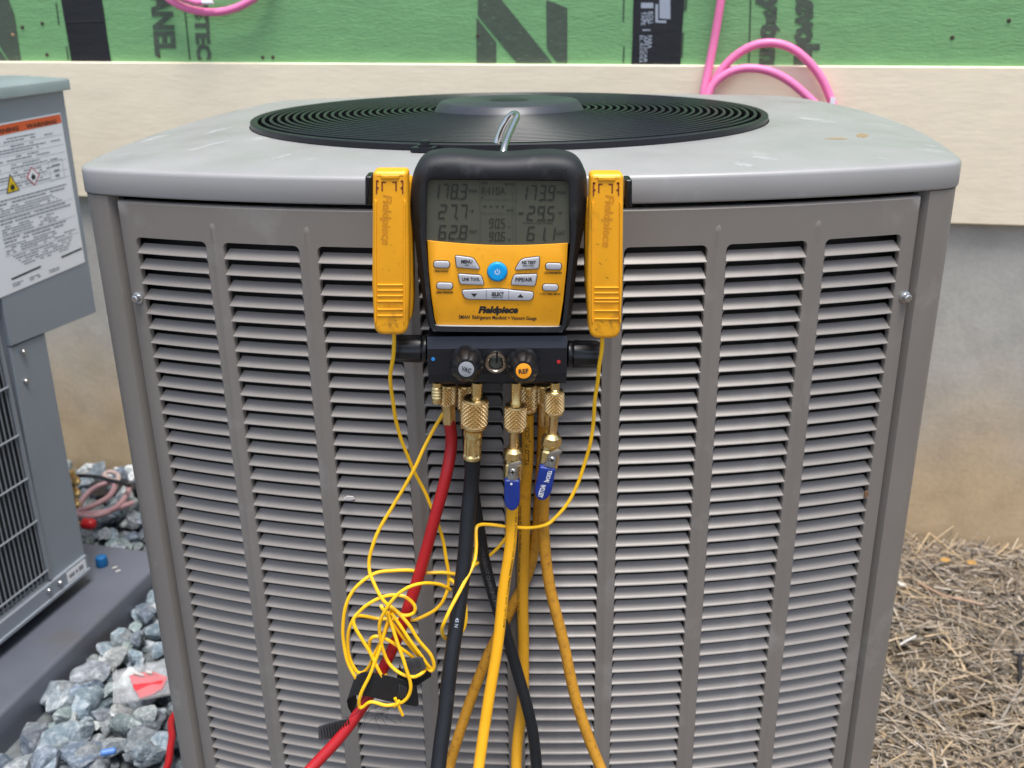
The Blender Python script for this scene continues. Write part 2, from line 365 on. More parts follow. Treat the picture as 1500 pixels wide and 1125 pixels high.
# sheathing: three panels, seams hidden behind tape
tp1 = [(WUZ(105, 88, .01)[0]+WUZ(88, 0, .01)[0])/2, (WUZ(161, 88, .01)[0]+WUZ(150, 0, .01)[0])/2]
tp2 = [(WUZ(924, 92, .01)[0]+WUZ(929, 0, .01)[0])/2, (WUZ(996, 92, .01)[0]+WUZ(1003, 0, .01)[0])/2]
s1, s2 = sum(tp1)/2, sum(tp2)/2
pans = []
for u0, u1 in ((-3.5, s1-.0015), (s1+.0015, s2-.0015), (s2+.0015, 3.5)):
    pans.append(obj('sheathing_panel', wbox(MB(), u0, u1, 1.05, 2.35, -0.01, 0.008), m_green, wall))
for (u0, u1), pn in ((tp1, pans[0]), (tp2, pans[2])):
    t = MB(); N_ = 24
    loops = []
    for k in range(N_+1):
        z = 1.104 + (2.34-1.104)*k/N_
        w = 0.0006*math.sin(k*2.1)
        loops.append([WP(u0+w, z, 0.0082), WP(u0+w, z, 0.0094), WP((u0+u1)/2, z, 0.0098+0.0004*math.sin(k*1.3)), WP(u1-w, z, 0.0094), WP(u1-w, z, 0.0082)])
    t.bridge(loops, True, True, True)
    tp = obj('seam_tape', t, m_tape, wall, smooth=True)
    # heat-creased fold across the tape
    if pn is pans[0]:
        c = MB(); a = WUZ(96, 32, .0098)
        c.tube([WP(u0+.004, a[1]-.001, .0100), WP((u0+u1)/2, a[1], .0104), WP(u1-.004, a[1]+.001, .0100)], 0.0014, 6)
        obj('tape_crease', c, m_tape, tp, smooth=True)
def wall_px_poly(polys, off):
    mb = MB()
    for pl in polys: mb.add([WPX(x, y, off) for x, y in pl], [tuple(range(len(pl)))])
    return mb
OFF = 0.0092
# big printed letter, clipped where the board starts
obj('printed_emblem', wall_px_poly([[(700, -60), (730, -60), (735, 0), (809, 92), (757, 92), (700, 22)],
                                    [(698, 26), (727, 62), (727, 92), (698, 92)],
                                    [(800, 0), (815, 5), (831, 12), (831, 92), (815, 91), (801, 70)]], OFF), m_gprint, pans[1])
obj('printed_emblem', wall_px_poly([[(-30, -40), (2, -30), (21, 22), (31, 91), (14, 91), (0, 68), (-30, 20)], [(-20, 62), (0, 74), (12, 91), (-20, 91)]], OFF), m_gprint, pans[0])
# words that read from top to bottom
def wall_word(s, xl, xr, y0, y1, lean, parent, bold=0.03, nm='lettering', mt=None, off=OFF):
    mb = MB()
    text_map(mb, s, lambda u, v: WPX(xl+(xr-xl)*v + lean*u, y0+(y1-y0)*u, off), bold)
    return obj(nm, mb, mt or m_gprint, parent)
wall_word('PANEL', 218, 250, -26, 82, 9, pans[1], .05)
wall_word('SYSTEC', 281, 303, -24, 88, 7, pans[1], .05)
wall_word('System', 1108, 1150, -26, 108, -6, pans[2], 0.06)
wall_word('Revolu', 1166, 1204, -27, 96, -4, pans[2], 0.06)
gl = []
for x, ya, yb, lean in ((81, 4, 36, 4), (96, 68, 88, 3), (267, -10, 88, 10), (913, -10, 32, -1), (913, 68, 92, -1), (1099, -20, 92, -3)):
    gl.append([(x, ya), (x+2.2, ya), (x+2.2+lean, yb), (x+lean, yb)])
gl += [[(998, 48), (1002, 48), (1000, 84), (996, 84)], [(1003, -10), (1008, -10), (1006, 15), (1001, 15)]]
obj('printed_guide_lines', wall_px_poly(gl, OFF), m_gline, pans[1])
# tape print
tpm = MB()
OT = 0.0106
for s, xl, xr, y0, y1 in (('ROLL', 950, 957, 17, 36), ('THE', 945, 950, 17, 33), ('TAPE', 939, 945, 17, 37), ('PARA', 948, 955, 52, 71), ('APLICAR', 943, 948, 52, 92), ('EL RODILLO', 937, 942, 52, 100)):
    text_map(tpm, s, lambda u, v: WPX(xl+(xr-xl)*v, min(y0+(y1-y0)*u, 92), OT), 0.02)
obj('lettering', tpm, m_tprint, [o for o in bpy.data.objects if o.name == 'seam_tape.001'][0])
obj('printed_emblem', wall_px_poly([[(966, -30), (982, -30), (982, 28), (966, 27)], [(960, 6), (964, 6), (964, 30), (976, 30), (976, 34), (960, 33)], [(939, 4), (957, 4), (957, 12), (939, 12)], [(941, 43), (953, 43), (953, 45), (941, 45)]], OT), m_tprint,
    [o for o in bpy.data.objects if o.name == 'seam_tape.001'][0])
# nails in the sheathing
for x, y, pn in ((33, 40, 0), (62, 34, 0), (19, 51, 0), (69, 80, 0), (385, 84, 1), (400, 84, 1), (233, 82, 1), (1478, 30, 2), (1395, 55, 2), (700, 52, 1)):
    q = WPX(x, y, .008); n = MB(); n.lathe(q, q+W_N*.0022, [(0, .0042), (.7, .004), (1, .0025)], 10)
    obj('nail', n, mat('rusty_nail', (0.05, 0.03, 0.02), 0.6) if x != 19 else mat('bare_wood_hole', (0.4, 0.24, 0.12), 0.7), pans[pn], smooth=True)

# ================================================================== MAIN CONDENSER
U_YAW, U_TILT, U_TX = 0.04141, -0.00624, -0.01657
UH = 1.08194; UA, UB, UN = 0.47531, 0.46902, 5.24
UM = Matrix.Translation((0.01826, 1.38716, UH)) @ Matrix.Rotation(-U_YAW, 4, 'Z') @ Matrix.Rotation(U_TILT, 4, 'Y') @ Matrix.Rotation(U_TX, 4, 'X') @ Matrix.Translation((0, 0, -UH))
BASE = 0.075
unit = thing('condenser_unit', 'large taupe outdoor condenser with louvered sides and round black fan grille on top', 'air conditioner', UM @ Matrix.Translation((0, 0, BASE)))
def se(th, a, b, n=UN):
    c, s = math.cos(th), math.sin(th)
    k = (abs(c/a)**n + abs(s/b)**n)**(-1/n); return Vector((c*k, s*k))
# --- plan outline: a square with bowed sides and tight rounded corners
OFR, OFS, OSD, OSS, OCX, OCY, OCUT = 0.469, 0.080, 0.5030, 0.0540, 0.449, 0.389, 0.034
OSL = 0.4825
def outline_dense(ins=0.0):
    fr_ = [Vector((x, -OFR+OFS*abs(x/OCX)**2.15)) for x in np.linspace(-(OCX-OCUT), OCX-OCUT, 161)]
    rt_ = [Vector((OSD-OSS*abs(y/OCY)**2.15, y)) for y in np.linspace(-(OCY-OCUT), OCY-OCUT, 161)]
    bk_ = [-p for p in fr_]
    lf_ = [Vector((-(OSL-(OSL-OCX)*abs(y/OCY)**2.15), y)) for y in np.linspace(OCY-OCUT, -(OCY-OCUT), 161)]
    rt_ = [Vector((OSD-OSS*abs((y-.05*(1-(y/OCY)**2))/OCY)**2.15, y)) for y in np.linspace(-(OCY-OCUT), OCY-OCUT, 161)]
    out = []
    runs = [fr_, rt_, bk_, lf_]
    for q in range(4):
        A_, B_ = runs[q], runs[(q+1) % 4]; ta = (A_[-1]-A_[-2]).normalized(); tb = (B_[1]-B_[0]).normalized(); d = (B_[0]-A_[-1]).length*.5
        c1, c2 = A_[-1]+ta*d, B_[0]-tb*d
        out += A_ + [A_[-1]*(1-t)**3+c1*3*t*(1-t)**2+c2*3*t*t*(1-t)+B_[0]*t**3 for t in np.linspace(0, 1, 42)[1:-1]]
    return inset(out, ins) if ins else out
BINS = 0.0022
_out = outline_dense(BINS)
_NS, _NC = 161, 40
def _side_arr(q):     # run of side q plus half of both its corners, turned so that it faces -y
    n = len(_out); i0 = q*(_NS+_NC); L_ = []
    for i in range(i0-_NC//2, i0+_NS+_NC//2):
        p = _out[i % n]; cq, sq = (1, 0, -1, 0)[q], (0, 1, 0, -1)[q]
        L_.append((p.x*cq+p.y*sq, -p.x*sq+p.y*cq))
    return np.array([t[0] for t in L_]), np.array([t[1] for t in L_])
SIDES = [_side_arr(q) for q in range(4)]
_fx, _fy = SIDES[0]
CUR = 0
def fc(x, d=0.0):      # front face of the body at x, moved inward by d
    fx, fy = SIDES[CUR]
    y = float(np.interp(x, fx, fy)); m_ = (float(np.interp(x+.004, fx, fy))-float(np.interp(x-.004, fx, fy)))/.008
    t = Vector((1, m_)).normalized(); return Vector((x-t.y*d, y+t.x*d))
SEDGE = 0.4055
S0 = 0.3885
NC = 8; PIT = 2*S0/(NC-0.195); CW = PIT*0.805
ZL0, RP = 0.9972, 0.01634           # lip of first slat, row pitch
PTOP, PBOT = 1.0505, 0.105
NR = 54
def V3(p, z): return Vector((p.x, p.y, z))

def bars_mesh(NC=NC, SEDGE=SEDGE):
    mb = MB()
    edges = []
    for k in range(NC+1):
        c = (k-NC/2)*PIT
        L = c-PIT/2+CW/2 if False else c-(PIT-CW)/2; Rr_ = c+(PIT-CW)/2
        edges.append((L, Rr_))
    ztop = ZL0+RP; zbot = ZL0-(NR-1)*RP
    rad = 0.0058
    ts = [0, .02, .06, .12, .22, .36, .6, .985]
    def off(t):
        d = t*RP
        if d >= rad: 
            return max(0, (t-.75)*.002)
        q = 1-d/rad; return rad*(1-math.sqrt(max(0, 1-q*q)))*1.05
    zs = []
    for r in range(NR):
        for t in ts: zs.append((ztop-r*RP-t*RP, off(t)))
    zs.append((zbot, 0.0))
    for k, (L, Rr_) in enumerate(edges):
        first, last = k == 0, k == NC
        loops = []
        for z, of in zs:
            l = -SEDGE if first else L-of; r = SEDGE if last else Rr_+of
            mid = (L+Rr_)/2
            row = []
            # return flange behind both edges gives the sheet its thickness
            if first: cols = [(l, .012), (l, .0012), (l+.0015, 0), (Rr_-.004, 0), (r-.0006, 0), (r, .0008), (r, .006)]
            elif last: cols = [(l, .006), (l, .0008), (l+.0006, 0), (L+.004, 0), (r-.0015, 0), (r, .0012), (r, .012)]
            else: cols = [(l, .006), (l, .0008), (l+.0006, 0), (L+.002, 0), (mid-.0030, 0), (mid-.0012, -.0009), (mid+.0012, -.0009), (mid+.0030, 0), (Rr_-.002, 0), (r-.0006, 0), (r, .0008), (r, .006)]
            loops.append([V3(fc(s, d), z) for s, d in cols])
        mb.bridge(loops, False)
    # pressed rib ends above the bars
    for k in range(1, NC):
        c = (k-NC/2)*PIT
        q = [fc(c+w, d) for w, d in ((-.0036, .0002), (0, -.0012), (.0036, .0002))]; tipp = fc(c, .0002)
        mb.bridge([[V3(v, z) for v in q] for z in (ztop, 1.026, 1.030)] + [[V3(fc(c+w, .0003), 1.0335) for w in (-.0012, 0, .0012)]], False)
    # top and bottom bands
    for za, zb_ in ((PTOP, ztop), (zbot, PBOT)):
        N_ = 64; rows = []
        top = za == PTOP
        if top: zz = [(za-.003, .012), (za, .010), (za, .0022), (za-.0022, 0), (za-.016, 0), (zb_, 0), (zb_, .004)]
        else: zz = [(za, 0), ((za+zb_)/2, 0), (zb_+.0014, 0), (zb_, .0014), (zb_, .012)]
        for z, d in zz:
            ss = [(-SEDGE, .012), (-SEDGE, .0012)] + [(-SEDGE+.0015+(2*SEDGE-.003)*i/N_, 0) for i in range(N_+1)] + [(SEDGE, .0012), (SEDGE, .012)]
            rows.append([V3(fc(q_, max(d, e_)), z) for q_, e_ in ss])
        mb.bridge(rows, False)
    return mb
def slat_mesh(c):
    mb = MB(); NS = 8; prof = [(.0068, .0092, .0040), (.0060, .0082, .0030), (.0046, .0062, .0018), (.0031, .0042, .0008), (.0016, .0023, .0001), (.0003, .0011, .0), (-.0008, .0004, .0), (-.0010, -.0003, .0), (-.0002, -.0008, .0), (.0016, -.0004, .0005)]
    loops = []
    for d, z, ins in prof:
        w = CW/2 + .0004 - ins
        loops.append([V3(fc(c-w+2*w*i/NS, d), ZL0+z) for i in range(NS+1)])
    mb.bridge(loops, False); return mb
front = obj('louvered_panel', bars_mesh(), m_panel, unit, smooth=True, sharp=40, frame=UM)
nind = 37
for k in range(NC):
    c = (k-NC/2+.5)*PIT
    first = obj('louver', slat_mesh(c), m_panel, front, smooth=True, sharp=60, frame=UM)
    for r in range(1, nind):
        o = first.copy(); COL.objects.link(o); o.location = (0, 0, -r*RP)
rest = MB()
for k in range(NC):
    sm = slat_mesh((k-NC/2+.5)*PIT)
    for r in range(nind, NR): rest.add([v+Vector((0, 0, -r*RP)) for v in sm.v], sm.f)
obj('louver', rest, m_panel, front, smooth=True, sharp=60, frame=UM, kind='stuff')
# other sides: narrower panels between the wrap-round posts
SE2 = 0.305; NC2 = 6
for q in (1, 2, 3):
    CUR = q; rm = UM @ Matrix.Rotation(q*math.pi/2, 4, 'Z')
    sp1 = obj('louvered_panel', bars_mesh(NC2, SE2), m_panel, unit, smooth=True, sharp=40, frame=rm); allsl = MB()
    for k in range(NC2):
        sm = slat_mesh((k-NC2/2+.5)*PIT)
        for r in range(NR): allsl.add([v+Vector((0, 0, -r*RP)) for v in sm.v], sm.f)
    obj('louver', allsl, m_panel, sp1, smooth=True, sharp=60, frame=rm, kind='stuff')
CUR = 0
# coil behind the louvers
cb = MB()
_o = resample(outline_dense(.032), 160)
cb.bridge([[V3(v, z) for v in _o] for z in (PBOT-.01, 1.045)], True, True, False)
obj('coil', cb, m_dark, unit, frame=UM)
# corner posts
def post_pts(q, sa, sb):   # outline run of the corner after side q, from sa on this side to sb before the next side's middle
    n = len(_out); out = []
    i0 = q*(_NS+_NC)+_NS//2; i1 = (q+1)*(_NS+_NC)+_NS//2
    for i in range(i0, i1+1):
        p = _out[i % n]; cq, sq = (1, 0, -1, 0)[q], (0, 1, 0, -1)[q]; l = Vector((p.x*cq+p.y*sq, -p.x*sq+p.y*cq))
        if l.x >= sa and l.y <= -sb: out.append(p)
    return out[::2]
for q in range(4):
    sa = SEDGE+.0045 if q == 0 else SE2+.0045
    sb = SEDGE+.0045 if q == 3 else SE2+.0045
    pts = post_pts(q, sa, sb); mb = MB()
    inn = lambda p_, d: p_*(1-d/p_.length)
    ring = [inn(pts[0], .016), inn(pts[0], .0015)] + pts + [inn(pts[-1], .0015), inn(pts[-1], .016)]
    mb.bridge([[V3(x_, z) for x_ in ring] for z in (PBOT-.012, 1.0535, 1.0545)], False)
    mb.bridge([[V3(x_, 1.0545) for x_ in ring], [V3(inn(x_, .012), 1.0545) for x_ in ring]], False)
    obj('corner_post', mb, m_panel, unit, smooth=True, sharp=50, frame=UM)
    g = MB()
    for e in (pts[0], pts[-1]):
        t = Vector((-e.y, e.x)).normalized(); c = inn(e, .012)
        g.bridge([[V3(c-t*.014, z), V3(c+t*.014, z)] for z in (PBOT, 1.052)], False)
    obj('seam_gap_shade', g, m_seam, unit, frame=UM)  # near-black strip behind the open seam, its colour stands for shade in the gap
# base pan
bp = MB(); bp.bridge([[V3(v, z) for v in resample(outline_dense(-o), 160)] for o, z in ((-.02, BASE), (.003, BASE), (.004, BASE+.002), (.004, BASE+.022), (0, BASE+.026), (-.03, BASE+.028))], True, True, True)
obj('base_pan', bp, m_panel, unit, smooth=True, frame=UM)
# cap
FCX, FCY, FR, FH = -0.0175, -0.0438, 0.3325, 1.1004
cp = MB(); N_ = 192; loops = []
_c0 = outline_dense()
_ca = np.array([math.atan2(p.y, p.x) for p in _c0]); _cr = np.array([p.length for p in _c0]); _i = np.argsort(_ca)
_ca = np.concatenate([_ca[_i]-2*math.pi, _ca[_i], _ca[_i]+2*math.pi]); _cr = np.tile(_cr[_i], 3)
N_ = 256
def ring_o(ins, z):
    base_ = []
    for i in range(N_):
        a = 2*math.pi*i/N_; a = a-2*math.pi if a > math.pi else a; r = float(np.interp(a, _ca, _cr)); base_.append(Vector((r*math.cos(a), r*math.sin(a))))
    return [V3(v, z) for v in (inset(base_, ins) if ins else base_)]
CT = UH+.0005
for ins, z in ((.012, CT-.0268), (.0022, CT-.0274), (.0008, CT-.0268), (0.0, CT-.0252), (0.0, CT-.0050), (.0004, CT-.0034), (.0011, CT-.0020), (.0023, CT-.0009), (.0040, CT-.0002), (.0080, CT+.0006), (.0140, CT+.0016)):
    loops.append(ring_o(ins, z))
outer = ring_o(.0140, CT+.0016)
for t in (.1, .22, .36, .5, .64, .78, .88, .94, .975, 1.0):
    h = CT + .0016 + (FH-.0076-CT)*(1-(1-t)**1.8)
    if t > .97: h -= .0008
    lp = []
    for i in range(N_):
        a = 2*math.pi*i/N_; pf = Vector((FCX+(FR+.004)*math.cos(a), FCY+(FR+.004)*math.sin(a), 0)); po = outer[i]
        q = Vector((po.x, po.y, 0)).lerp(pf, t); lp.append(Vector((q.x, q.y, h)))
    loops.append(lp)
lp = [Vector((FCX+(FR+.001)*math.cos(2*math.pi*i/N_), FCY+(FR+.001)*math.sin(2*math.pi*i/N_), FH-.02)) for i in range(N_)]; loops.append(lp)
lp = [Vector((FCX+(FR+.001)*math.cos(2*math.pi*i/N_), FCY+(FR+.001)*math.sin(2*math.pi*i/N_), FH-.09)) for i in range(N_)]; loops.append(lp)
cp.bridge(loops, True)
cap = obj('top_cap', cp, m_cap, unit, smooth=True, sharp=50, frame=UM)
from mathutils.bvhtree import BVHTree
_bv = BVHTree.FromPolygons([tuple(v) for v in cp.v], cp.f)
def cap_hit(x, y):
    iv = UM.inverted(); e = iv @ EYE; q = (iv.to_3x3() @ ray(x, y)).normalized(); h = _bv.ray_cast(e, q)
    return (h[0], h[1] if h[1].z > 0 else -h[1]) if h[0] else None
def stain(nm, cx, cy, rx, ry, mt, seed, rot=0.0):
    r_ = random.Random(seed); n = 18; mb = MB(); pts_ = []
    for ring_ in (1.0, .5):
        for i in range(n):
            a = 2*math.pi*i/n; k = ring_*(1+.45*(r_.random()-.5)); u, v = rx*k*math.cos(a), ry*k*math.sin(a)
            h = cap_hit(cx+u*math.cos(rot)-v*math.sin(rot), cy+u*math.sin(rot)+v*math.cos(rot))
            if not h: return
            pts_.append(h[0]+h[1]*.0003)
    h = cap_hit(cx, cy); pts_.append(h[0]+h[1]*.0003)
    mb.add(pts_, [(i, (i+1) % n, n+(i+1) % n, n+i) for i in range(n)] + [(n+i, n+(i+1) % n, 2*n) for i in range(n)])
    obj(nm, mb, mt, cap, smooth=True, frame=UM)
m_rust = mat('rust_stain', (0.42, 0.27, 0.11), 0.55, alpha=.5); m_dust_notch = mat('pale_dust_notch', (0.55, 0.56, 0.55), 0.55, alpha=.30, var=.3, vscale=60)
stain('rust_stain', 1263, 199, 9, 3.2, m_rust, 3); stain('rust_stain', 1225, 203, 16, 1.4, m_rust, 5)
for i, (x, y, a, b_) in enumerate(((268, 186, 26, 2.2), (225, 203, 22, 2.0), (318, 192, 18, 1.6), (300, 215, 30, 1.3), (1195, 176, 26, 2.2), (1120, 232, 20, 1.8), (1090, 242, 14, 2.4), (1362, 214, 9, 1.2), (1290, 232, 12, 1.0), (412, 230, 16, 1.0), (1104, 190, 12, 1.6), (1084, 189, 10, 1.0))):  # final pair paints in a bright notch at the rim, the others are dust
    stain('dust_notch_smear', x, y, a, b_, m_dust_notch, 20+i, -.25 if x < 700 else .12)
# fan guard
grl = MB(); NT = 120
def ringtorus(r, z, rh, rv, n=8):
    mb = MB(); L_ = []
    for i in range(NT):
        a = 2*math.pi*i/NT; c = Vector((FCX+r*math.cos(a), FCY+r*math.sin(a), z)); ra = Vector((math.cos(a), math.sin(a), 0))
        L_.append([c + ra*(rh*x_) + Vector((0, 0, rv*z_)) for x_, z_ in ((1, .8), (.7, 1), (-.7, 1), (-1, .8), (-1, -.8), (-.7, -1), (.7, -1), (1, -.8))])
    L_.append(L_[0]); mb.bridge(L_, True); return mb
NG = 23; RI = .098
guard = obj('fan_grille', ringtorus(FR-.002, FH-.0045, .0045, .0048), m_grille, unit, smooth=True, frame=UM)
def gz(r):  # the guard domes very gently towards the hub
    return FH - .003 + .006*(1-(r/FR)**2)
for i in range(NG):
    r = FR-.0135-(FR-.0135-RI-.008)*i/(NG-1)
    obj('grille_ring', ringtorus(r, gz(r), .0020, .0040), m_grille, guard, smooth=True, frame=UM)
for k in range(10):
    a = 2*math.pi*(k+.03)/10
    pts = [Vector((FCX+r*math.cos(a), FCY+r*math.sin(a), gz(r)-.0072)) for r in np.linspace(RI-.01, FR-.002, 8)]
    mb = MB(); 
    t = Vector((-math.sin(a), math.cos(a), 0))
    mb.bridge([[p+t*.0022+Vector((0, 0, .0032)), p+t*.0022-Vector((0, 0, .006)), p-t*.0022-Vector((0, 0, .006)), p-t*.0022+Vector((0, 0, .0032))] for p in pts], True, True, True)
    obj('grille_spoke', mb, m_grille, guard, frame=UM)
hb = MB(); zz = gz(RI)
hb.lathe((FCX, FCY, zz-.014), (FCX, FCY, zz+.013), [(0, RI-.002), (.25, RI+.003), (.45, RI+.003), (.52, RI+.002), (.94, RI-.006), (1.0, RI-.009), (1.0, .03), (1.02, .029), (1.02, .001)], 72)
hub = obj('hub_cap', hb, m_hub, guard, smooth=True, sharp=45, frame=UM)
tx = MB(); a0 = -math.pi/2
em = MB()
em.lathe((FCX, FCY, zz+.013), (FCX, FCY, zz+.0144), [(0, .026), (.6, .026), (1, .024), (1, .001)], 40)
obj('hub_emblem', em, m_grille, hub, smooth=True, frame=UM)
# mounting tabs with bolts
for a in (math.radians(-102),):
    d = Vector((math.cos(a), math.sin(a), 0)); t = Vector((-d.y, d.x, 0)); c = Vector((FCX, FCY, FH-.0035)) + d*(FR+.010)
    mb = MB(); mb.box(c, .012, .012, .0022, (d, t, Vector((0, 0, 1)))); tab = obj('mounting_tab', mb, m_grille, guard, frame=UM)
    mb = MB(); mb.lathe(c+Vector((0, 0, .002)), c+Vector((0, 0, .0085)), [(0, .0075), (.35, .0075), (.35, .0052), (.9, .005), (1, .003)], 14); obj('bolt', mb, m_grille, tab, smooth=True, frame=UM)
# fan below the guard
fan = MB(); fan.lathe((FCX, FCY, FH-.10), (FCX, FCY, FH-.03), [(0, .07), (.9, .07), (1, .05)], 24)
for k in range(3):
    a0 = 2*math.pi*k/3+.4; rows = []
    for r in np.linspace(.06, FR-.02, 8):
        rows.append([Vector((FCX+r*math.cos(a0+w), FCY+r*math.sin(a0+w), FH-.06+.07*w)) for w in (-.5, -.25, 0, .25, .5)])
    fan.bridge(rows, False)
obj('fan', fan, m_dark, unit, smooth=True, frame=UM)
ib = MB(); ib.lathe((FCX, FCY, FH-.16), (FCX, FCY, FH-.155), [(0, FR), (1, FR)], 48); obj('fan_well', ib, m_dark, unit, frame=UM)
# sheet-metal screws
def front_hit(x, y, d=0.0):   # pixel -> spot on the curved front (unit frame)
    iv = UM.inverted(); e = iv @ EYE; q = iv.to_3x3() @ ray(x, y)
    a, b = 0.3, 1.6
    for _ in range(40):
        m_ = (a+b)/2; p_ = e+q*m_
        if p_.y < float(np.interp(p_.x, _fx, _fy)): a = m_
        else: b = m_
    return e+q*b
for x, y in ((203, 436), (1325, 435)):
    p = front_hit(x, y); n = Vector((p.x*.9, p.y, 0)).normalized()*1.0; n = Vector((.28*(1 if p.x > 0 else -1), -1, 0)).normalized()
    mb = MB(); mb.lathe(p-n*.001, p+n*.0075, [(0, .0062), (.28, .0062), (.34, .0045), (.9, .0042), (1, .003)], 6 if False else 18, mod=lambda a_, k_: 1 if a_ < 2 else (1 if k_ % 3 == 0 else .94)); obj('screw', mb, m_zinc, unit, smooth=True, sharp=30, frame=UM)
p = Vector((0, -.27, .995)); p.x = -float(np.interp(p.y, *SIDES[1])); n = Vector((1, -.05, 0)).normalized()
mb = MB(); mb.lathe(p-n*.001, p+n*.0085, [(0, .0065), (.28, .0065), (.34, .0045), (.9, .0042), (1, .003)], 18); obj('screw', mb, m_zinc, unit, smooth=True, sharp=30, frame=UM)
# pad below
pd = MB(); lp = [Vector(v) for v in roundpoly([(-.52, -.52), (.52, -.52), (.52, .52), (-.52, .52)], .04)]
pd.bridge([[V3(v, z) for v in l] for l, z in ((lp, -.02), (lp, BASE-.006), (inset(lp, .004), BASE-.001))], True, True, True)
padm = obj('equipment_pad', pd, m_pad, None, smooth=True, frame=UM)
tag(padm, 'square dark pad directly under the large taupe condenser', 'pad', 'equipment pads')

# ================================================================== NEIGHBOUR UNIT
NYA = 0.266
N_O = Vector((-0.920, 1.813, 0)); N_U = Vector((math.sin(NYA), math.cos(NYA), 0)); N_N = Vector((math.cos(NYA), -math.sin(NYA), 0)); ZUP = Vector((0, 0, 1))
def NP(s, z, d=0.0): return N_O + N_U*s + N_N*d + ZUP*z
def nbox(mb, s0, s1, z0, z1, d0, d1): mb.box(NP((s0+s1)/2, (z0+z1)/2, (d0+d1)/2), (s1-s0)/2, (d1-d0)/2, (z1-z0)/2, (N_U, N_N, ZUP)); return mb
hp = thing('heat_pump_unit', 'blue-grey outdoor unit with white warning sticker and wire grille, cut off by frame', 'heat pump', Matrix.Translation(N_O+ZUP*.10))
DEP = -0.42; SF = -0.95
mb = MB(); nbox(mb, SF, -.02, .14, 1.07, DEP, -.012); obj('cabinet', mb, m_body2, hp)
mb = MB(); nbox(mb, SF+.02, -.085, .145, .760, -.0118, -.0105); obj('coil', mb, m_coil2, hp)
# upper side panel (with folded bottom flange)
def nsheet(pts, d0, d1, bev=.002):
    mb = MB(); lp = [Vector(p) for p in pts]
    lps = [[NP(v.x, v.y, d1) for v in inset(lp, bev)], [NP(v.x, v.y, d1-bev*.4) for v in inset(lp, bev*.3)], [NP(v.x, v.y, d1-bev) for v in lp], [NP(v.x, v.y, d0) for v in lp]]
    mb.bridge(lps, True, True, True); return mb
up = obj('upper_side_panel', nsheet([(SF, .757), (-.077, .757), (-.077, .637), (.170, .628), (.184, 1.078), (SF, 1.078)], -.30, 0.0), m_body2, hp, smooth=True, sharp=25)
lo = obj('lower_side_panel', nsheet([(-.098, .135), (.008, .135), (.017, .632), (-.078, .634)], -.30, -.003), m_body2, hp, smooth=True, sharp=25)
mb = MB(); lp = [Vector(v) for v in roundpoly([(SF-.02, DEP-.02), (.198, DEP-.02), (.198, .012), (SF-.02, .012)], .012)]
lp5 = [Vector(v) for v in roundpoly([(SF+.03, DEP+.03), (.148, DEP+.03), (.148, -.038), (SF+.03, -.038)], .012)]
mb.bridge([[NP(v.x, z, v.y) for v in l] for l, z in ((lp, 1.078), (lp, 1.096), (inset(lp, .002), 1.0985), (inset(lp, .006), 1.0995), (lp5, 1.1065))], True, True, True)
obj('lid', mb, m_lid2, hp, smooth=True, sharp=40)
# base rail, feet
mb = MB(); nbox(mb, SF, .004, .104, .135, -.30, .004); nbox(mb, SF, .004, .098, .104, -.02, .008); rail = obj('base_rail', mb, m_body2, hp)
for s in (-.12, -.75):
    for d in (-.07, -.36):
        mb = MB(); nbox(mb, s-.03, s+.03, .066, .104, d-.03, d+.03); obj('foot', mb, m_plast, hp)
# wire grille
wg = MB(); nbox(wg, -.104, -.098, .14, .757, -.006, .001); wgr = obj('wire_grille', wg, m_wire2, hp)
def nwire(s0, z0, s1, z1, d, r, nm='wire'):
    mb = MB(); mb.tube([NP(s0, z0, d), NP((s0+s1)/2, (z0+z1)/2, d), NP(s1, z1, d)], r, 6); return obj(nm, mb, m_wire2, wgr, smooth=True)
w0 = None
for k in range(60):
    s = -.110-.0118*k
    if w0 is None: w0 = nwire(s, .142, s, .757, -.004, .0013); s00 = s
    else:
        o = w0.copy(); COL.objects.link(o); v = (s-s00)*N_U; o.location = v
for z in (.163, .278, .373, .4655, .5655, .66):
    nwire(-.100, z, SF, z, -.001, .0019)
# rail screws, panel screws
for s, z, dd in ((-.052, .618, .0), (-.058, .560, -.003), (-.118, .125, .004), (-.085, .123, .004)):
    q = NP(s, z, dd); mb = MB(); mb.lathe(q, q+N_N*.005, [(0, .006), (.4, .006), (.5, .004), (1, .003)], 14); obj('screw', mb, m_zinc, hp, smooth=True, sharp=30)
# small rail sticker
st = MB(); nbox(st, -.062, -.003, .106, .130, .0042, .0047); rs = obj('rail_sticker', st, m_paper, hp)
mb = MB()
for a_, b_2, c_, d_ in ((-.056, -.040, .114, .122), (-.036, -.030, .114, .122), (-.026, -.012, .113, .123)): mb.add([NP(a_, c_, .0051), NP(b_2, c_, .0051), NP(b_2, d_, .0051), NP(a_, d_, .0051)], [(0, 1, 2, 3)])
obj('printed_lines', mb, m_trow, rs)
